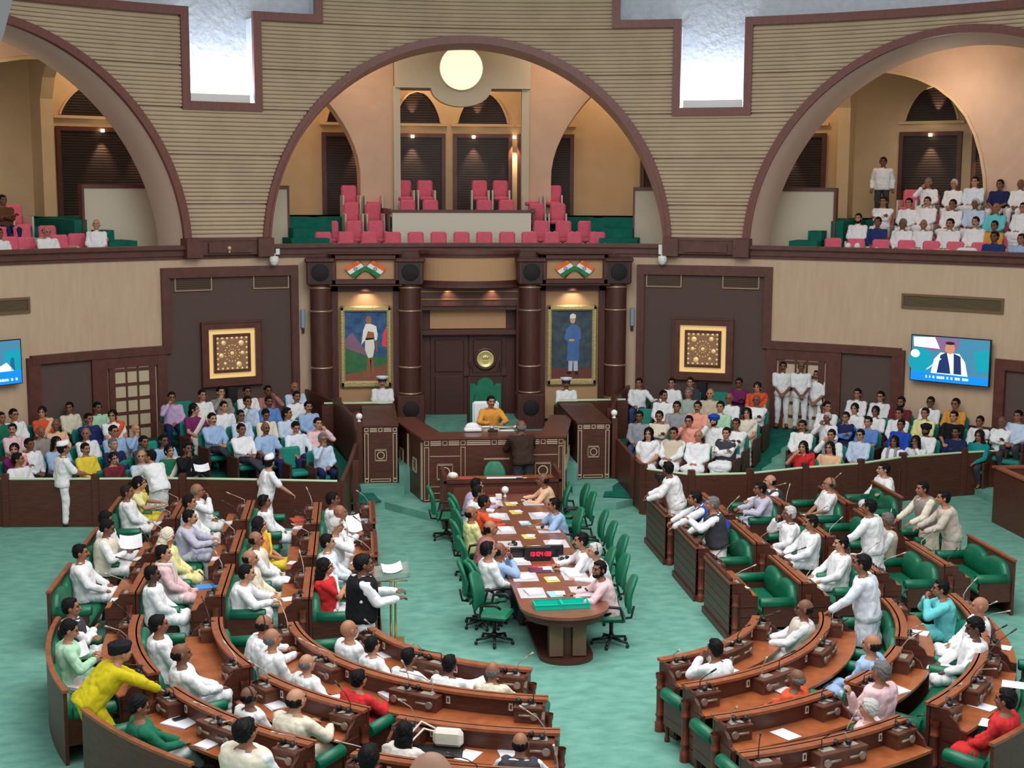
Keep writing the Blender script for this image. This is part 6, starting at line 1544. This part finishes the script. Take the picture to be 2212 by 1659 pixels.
# ================= THINGS ON DESKS AND TABLE =================
def paper_stack(loc,rz,w,d,h,label,group='papers on the desks',m_=None,name='paper_sheet',curl=0):
    b=MB(); N=5
    if h<.006:
        vs=[];fs=[]
        for i in range(N+1):
            for j in (0,1): vs.append((-w/2+w*i/N,-d/2+d*j,h+curl*((i/N-.5)**2)*4*.05+.001*j))
        k=len(vs); vs+=[(v[0],v[1],v[2]-.002) for v in vs]
        for i in range(N): a=2*i; fs+=[(a,a+2,a+3,a+1),(k+a,k+a+1,k+a+3,k+a+2)]
        b.add(vs,fs)
    else:
        r=random.Random(int(abs(loc[0])*100+abs(loc[1])*37)); n=max(2,int(h/.012))
        for i in range(n): o=r.uniform(-.008,.008); b.M=Matrix.Rotation(r.uniform(-.05,.05),4,'Z'); b.box(-w/2+o,w/2+o,-d/2,d/2,h*i/n,h*(i+1)/n-.001)
        b.M=None
    o=b.build(name,m_ or PAPER); o.location=loc; o.rotation_euler=(0,0,rz); tag(o,label,'paper' if 'paper' in name else name.split('_')[-1],group); return o
def phone(loc,rz,label):
    b=MB(); b.box(-.04,.04,-.08,.08,0,.009,ch=.003); o=b.build('mobile_phone',BLACKP); o.location=loc; o.rotation_euler=(0,0,rz); tag(o,label,'phone')
def hp_model():
    root=thing('desk_headphones','x','headphones',(0,0,0)); b=MB(); b.tube([(.075*math.cos(a),.085*math.sin(a),.012) for a in np.linspace(-.3,PI+.3,16)],.006,6); b.build('headband',BLACKP,root)
    for s in (-1,1): b=MB(); b.M=Matrix.Translation((s*.072,-.03,.03))@Matrix.Rotation(.5*s,4,'Y'); b.lathe([(0,-.022),(.03,-.022),(.036,0),(.03,.022),(0,.022)],12); b.build('ear_cup',BLACKP,root)
    return root
HP0=hp_model(); HP0U=False
def headphones(loc,rz,label):
    global HP0U
    c=HP0 if not HP0U else copy_tree(HP0); HP0U=True; c.location=loc; c.rotation_euler=(0,0,rz); c['label']=label; c['group']='headphones on the desks'
END=['first','second','third','fourth']
rh=random.Random(5)
for (s,k,L,f,where,root,nb) in UNITS:
    mid=f(L/2,.2,0); inv=math.atan2(f(L/2,.4,0)[1]-f(L/2,.1,0)[1],f(L/2,.4,0)[0]-f(L/2,.1,0)[0])-PI/2
    short=where.replace('straight ','').replace(' row','').replace(', ',' ')
    for i in range(nb):
        w=.3; uc=.19 if i==0 else (L-.19 if i==nb-1 else L*i/(nb-1))
        P=f(uc-.05,.15,HR-.012)
        if rh.random()<(.9 if 'curved' in where else .55):
            headphones(P,inv+rh.uniform(-.6,.6),'black headphones on %s control box, %s, %s'%(END[i],short,SIDE[s]))
    if rh.random()<.75:
        u=rh.uniform(.45,.75)*L; P=f(u,.28,.692); paper_stack(P,inv+rh.uniform(-.5,.5),.21,.30,rh.choice([.003,.003,.02]),'white papers on desk, %s, %s block'%(short,SIDE[s]))
def dz(x,y,z=.692): return tuple(at_z(x,y,z))
BLUEF=mat('blue_folder',(70,150,226),.5); REDF=mat('red_folder',(206,70,66),.6); GRF=mat('green_book',(150,200,40),.6)
paper_stack(dz(449,1267),.3,.34,.26,.012,'bright blue folder on the third straight desk, left block','folders',BLUEF,'document_folder')
paper_stack(dz(640,1123),.3,.2,.3,.012,'red folder on second left straight desk near the dais','folders',REDF,'document_folder')
paper_stack(dz(790,1124),.1,.24,.2,.012,'pale blue folder on the front left desk','folders',mat('pale_blue_paper',(170,200,226),.7),'document_folder')
paper_stack(dz(710,1321,.44),.1,.4,.2,.04,'green and tan book lying on bench beside woman in red',None,GRF,'green_book')
b=MB(); b.box(-.1,.19,-.1,.1,.0,.005); 
paper_stack(dz(162,1488,.45),-.5,.45,.3,.08,'thick file with pink edge on the back left bench',None,mat('file_pink',(220,130,140),.7,c2=(236,232,236),scale=3),'thick_file')
paper_stack(dz(852,1507),.5,.26,.34,.05,'thick white papers under a phone, left second row'); phone(tuple(Vector(dz(848,1503))+Vector((0,0,.06))),1.2,'phone with lit screen on thick white papers, second row')
paper_stack(dz(389,1562),-.6,.36,.28,.02,'white tablet pad with phone on left fourth desk'); phone(tuple(Vector(dz(388,1557))+Vector((0,0,.03))),-.9,'dark phone on white pad, left fourth curved desk')
phone(dz(707,1555),1.2,'dark phone in front of the cream white writing member')
paper_stack(dz(600,1520),.5,.3,.36,.02,'white paper pile on the third curved desk, left'); paper_stack(dz(680,1425),-.4,.26,.34,.015,'white sheets before the balding member, second row'); paper_stack(dz(842,1412),.4,.32,.3,.01,'white sheets on the first curved desk, left end')
paper_stack(dz(1100,1632),.1,.2,.34,.003,'white sheet under the arm of grey waistcoat member')
paper_stack(dz(2150,1565),-.6,.34,.26,.004,'white sheet on the far right curved desk'); paper_stack(dz(2195,1480),-.5,.34,.26,.004,'white sheets on far right desk near photo edge')
# handbag and black case
root=thing('handbag','white handbag with long straps on the third curved desk','handbag',tuple(Vector(dz(968,1618))+Vector((0,0,.035))),-.3); b=MB(); b.box(-.17,.17,-.06,.07,.0,.2,ch=.04,nx=3); b.build('bag_body',mat('bag_white',(226,218,204),.6,bump=.2),root)
b=MB(); b.tube([(-.14,0,.15),(-.26,-.05,.2),(-.38,-.15,.08),(-.34,-.3,.0),(-.22,-.36,.01)],.012,8); b.tube([(-.14,.04,.17),(-.3,0,.26),(-.44,-.12,.1),(-.36,-.28,.0)],.012,8); b.build('strap',mat('bag_white',(226,218,204),.6),root)
b=MB(); b.box(-.3,.28,-.2,.12,0,.03,ch=.008); o=b.build('laptop_case',BLACKP); o.location=dz(945,1622); o.rotation_euler=(0,0,-.12); tag(o,'black flat case on the third curved desk under the handbag','case')
b=MB(); b.sphere((0,0,.12),(.22,.16,.12)); b.tube([(-.1,0,.2),(0,0,.3),(.1,0,.2)],.012,6); o=b.build('black_bag',mat('black_cloth',(20,20,24),.8,bump=.3)); o.location=dz(812,1478,.6); tag(o,'black cloth bag beside the red shirted member','bag')
# papers held by people
for x,y,z,rz,w,d,lab in ((166,1405,.9,.4,.26,.3,'white papers held by the member in pale green kurta'),(283,1172,.92,.2,.36,.3,'open white file held by the cream waistcoat member'),(763,1132,.95,.2,.26,.4,'white document held by the bald front bench member'),(1022,1480,.8,.2,.3,.2,'crumpled white papers held by member at first desk'),(435,1012,1.25,.3,.3,.2,'papers on the lap of the black suited man'),(560,1020,.7,0,.01,.01,'')):
    if lab:
        o=paper_stack((0,0,0),rz,w,d,.003,lab,'papers held in hands',curl=1); o.location=dz(x,y,z); o.rotation_euler=(.6 if z>.9 else .35,0,rz)
# lectern with clear top
root=thing('lectern','clear lectern top on a brass stand before the standing speaker','lectern',dz(845,1385,0)); ACR=mat('acrylic',(220,228,224),.1,trans=.75,spec=.6)
b=MB(); b.tube([(0,0,.02),(0,0,1.0)],.018,10); b.tube([(.07,0,.02),(.07,0,1.0)],.018,10); b.box(-.12,.2,-.15,.15,0,.02,ch=.006); b.build('stand',BRASS,root)
b=MB(); b.M=Matrix.Translation((.02,0,1.08))@Matrix.Rotation(.35,4,'X')@Matrix.Rotation(-.15,4,'Y'); b.box(-.26,.26,-.2,.2,0,.012); b.box(-.26,.26,-.2,-.188,0,.09); b.box(-.26,-.25,-.2,.2,0,.06); b.box(.25,.26,-.2,.2,0,.06); b.build('clear_top',ACR,root)
b=MB(); b.tube([(-.2,-.16,.99),(.25,-.16,.99)],.012,8); b.tube([(-.2,.14,1.06),(.25,.14,1.06)],.012,8); b.build('rail',BRASS,root)
o=paper_stack((0,0,0),.1,.3,.22,.004,'white speech pages on the clear lectern top',None,curl=1,name='speech_paper'); o.location=tuple(Vector(dz(845,1385,0))+Vector((.02,0,1.13))); o.rotation_euler=(.35,-.1,.1)
# ---- long table set-out ----
TB=.742; MATB=mat('blotter',(206,200,206),.85,c2=(196,190,198),scale=30)
i=0
for s in (-1,1):
    for k,y in enumerate((-.35,.55,1.5,2.55,3.6,4.65,5.8)):
        b=MB(); b.box(-.2,.2,-.27,.27,0,.006,ch=.002); o=b.build('desk_blotter',MATB); o.location=(TX+s*.40,y,TB); tag(o,'pale blotter mat on %s side of the long table, %s from near end'%(SIDE[s],ON[k]),'desk mat','blotters on the long table')
        if (k+ (s>0))%2==0 or s<0 and k in(1,2,5): 
            paper_stack((TX+s*.38,y,TB+.008),rh.uniform(-.3,.3),.22,.32,rh.choice([.003,.02,.03]),'white papers on %s blotter %s from the table near end'%(SIDE[s],ON[k]),'papers on the long table')
        else: headphones((TX+s*.36,y,TB+.008),rh.uniform(0,6),'black headphones on %s blotter, %s from the table near end'%(SIDE[s],ON[k]))
YP=mat('yellow_paper',(232,214,110),.8); LBP=mat('light_blue_paper',(160,206,222),.8)
for k,(y,m_,nm) in enumerate(((-.45,LBP,'light blue pad'),(.35,YP,'yellow pad'),(.95,LBP,'light blue sheet'),(2.3,YP,'yellow note pad'),(3.1,YP,'small yellow pad'),(4.1,LBP,'light blue document'),(5.0,YP,'pale yellow folder'),(5.7,YP,'yellow slip pile'))):
    paper_stack((TX+rh.uniform(-.06,.06),y,TB),rh.uniform(-.2,.2),.2,.3,.01,'%s along the middle of the long table, %s from near end'%(nm,ON[k]),'pads down the middle of the table',m_,'note_pad')
    paper_stack((TX+.02,y+.02,TB+.012),rh.uniform(-.3,.3),.15,.2,.004,'white slip on the %s, %s from near end'%(nm,ON[k]),'papers on the long table')
TRAY=mat('turquoise_plastic',(0,196,172),.4)
for k,(x,y) in enumerate(((1183,1312),(1242,1309))):
    P=dz(x,y,TB); root=thing('paper_tray','turquoise plastic tray, %s one at the rounded table end'%('left' if k==0 else 'right'),'tray',P,.03)
    b=MB(); w,d,h=.19,.13,.075
    b.box(-w,w,-d,d,0,.006); b.build('tray_base',TRAY,root); b=MB()
    for q in ((-w-.015,w+.015,-d-.01,-d+.0),(-w-.015,w+.015,d,d+.01),(-w-.015,-w,-d,d),(w,w+.015,-d,d)): b.box(*q,0,h)
    b.box(-w-.025,w+.025,-d-.02,-d,h-.008,h); b.box(-w-.025,w+.025,d,d+.02,h-.008,h); b.build('tray_wall',TRAY,root)
P=dz(1162,1212,TB); root=thing('digital_clock','black digital display with red glowing figures on the long table','clock',P,0)
b=MB(); b.box(-.22,.22,0,.08,.0,.24,ch=.01); b.build('housing',BLACKP,root)
RED=mat('led_red',(255,20,50),emit=5); SEG={'1':'bc','3':'abgcd','4':'fgbc','0':'abcdef','9':'abgfcd','8':'abcdefg',':':''}
def digit(b,ch,x,z,h=.07,w=.04,t=.010):
    R={'a':(0,w,h-t,h),'g':(0,w,h/2-t/2,h/2+t/2),'d':(0,w,0,t),'f':(0,t,h/2,h),'b':(w-t,w,h/2,h),'e':(0,t,0,h/2),'c':(w-t,w,0,h/2)}
    if ch==':': b.box(x+.008,x+.018,-.006,0,z+.015,z+.027); b.box(x+.008,x+.018,-.006,0,z+.045,z+.057); return .028
    for q in SEG[ch]: r=R[q]; b.box(x+r[0],x+r[1],-.006,0,z+r[2],z+r[3])
    return w+.014
x=-.15
for j,chh in enumerate('13:04:38'): 
    b=MB(); dx=digit(b,chh,x,.085); b.build('led_digit',RED,root); x+=dx
P=dz(1166,1232,TB); b=MB(); b.box(-.18,.18,-.14,.14,0,.012,ch=.004); b.M=Matrix.Translation((0,.14,.01))@Matrix.Rotation(.0,4,'X'); o=b.build('laptop_tray',mat('dark_blue_plastic',(40,52,84),.3)); o.location=P; tag(o,'dark blue glass topped panel in front of the digital clock','panel')
for k,(x,y) in enumerate(((1122,1208),(1198,1203))):
    P=dz(x,y,TB); root=thing('desk_monitor','small black monitor %s of the red digital clock'%('left' if k==0 else 'right'),'monitor',P,0); b=MB(); b.box(-.15,.15,0,.05,.03,.2,ch=.008); b.box(-.07,.07,-.04,.08,0,.02); b.build('housing',BLACKP,root); b=MB(); b.box(-.135,.135,-.003,0,.045,.185); b.build('screen',mat('screen_dark',(24,22,30),.2),root)
P=dz(1091,1072,TB); root=thing('globe_lamp','small white globe ornament at the head of the long table','lamp',P); b=MB(); b.sphere((0,0,.13),.075,16,10); b.build('globe',mat('globe_white',(240,240,240),.3),root); b=MB(); b.lathe([(.04,0),(.02,.03),(.02,.07)],12); b.build('base',mat('globe_white',(240,240,240),.3),root)
for k,(x,y) in enumerate(((1077,1078),(1064,1082),(1052,1086))):
    P=dz(x,y,TB); b=MB(); b.box(-.06,.06,-.05,.05,0,.1-.03*k,ch=.004); o=b.build('white_box',mat('white_card',(236,236,238),.7)); o.location=P; tag(o,'small white box at the table head, %s from the globe'%ON[k],'box','white boxes at the table head')
# on the secretary desk
paper_stack(dz(1090,1033,.905),0,.75,.22,.01,'long white papers spread on the secretary desk'); paper_stack(dz(1005,1035,.905),0,.25,.16,.03,'red file on the secretary desk','folders',REDF,'document_folder')
P=dz(978,1033,.905); b=MB(); b.sphere((0,0,.06),(.11,.08,.07)); b.tube([(-.1,0,.02),(0,0,.12),(.1,0,.02)],.01,8); o=b.build('helmet_bundle',mat('white_cloth',(236,238,240),.8)); o.location=P; tag(o,'rounded white bundle at left of the secretary desk','bundle')
P=dz(1128,1034,.905); paper_stack(P,0,.22,.16,.01,'small white paper pile, right part of the secretary desk')
# papers on the presiding desk
paper_stack(dz(1095,930,1.585),.1,.3,.2,.012,'white order papers on the presiding desk'); paper_stack(dz(1032,926,1.585),-.1,.25,.2,.012,'white sheets left of the presiding officer')
# camera on tripod at right barrier
P=dz(1423,1035,1.25); root=thing('video_camera','black video camera on thin tripod behind the right barrier','camera',P); b=MB(); b.box(-.06,.06,-.12,.1,0,.12,ch=.01); b.tube([(0,-.12,.06),(0,-.2,.06)],.045,12); b.build('camera_body',BLACKP,root)
b=MB(); b.tube([(0,0,0),(0,0,-.5)],.015,6)
for a in (0,2.1,4.2): b.tube([(0,0,-.45),(.18*math.cos(a),.18*math.sin(a),-1.24)],.01,6)
b.build('tripod',BLACKP,root)
# black loudspeaker cabinets under the gold wall panels
for s,x in ((-1,500),(1,1517)):
    P=at_r(x,825,RW-.3); b=MB(); b.box(-.12,.12,-.1,.12,0,.45,ch=.015); b.cyl((0,-.11,.3),(0,-.1,.3),.08,16); o=b.build('floor_speaker',mat('speaker_black',(24,20,22),.6)); o.location=(P[0],P[1],1.5); o.rotation_euler=(0,0,-math.radians(th_of(P))); tag(o,'small black loudspeaker below the %s gold wall panel'%SIDE[s],'loudspeaker')
if not HP0U: HP0.location=(0,0,-5)
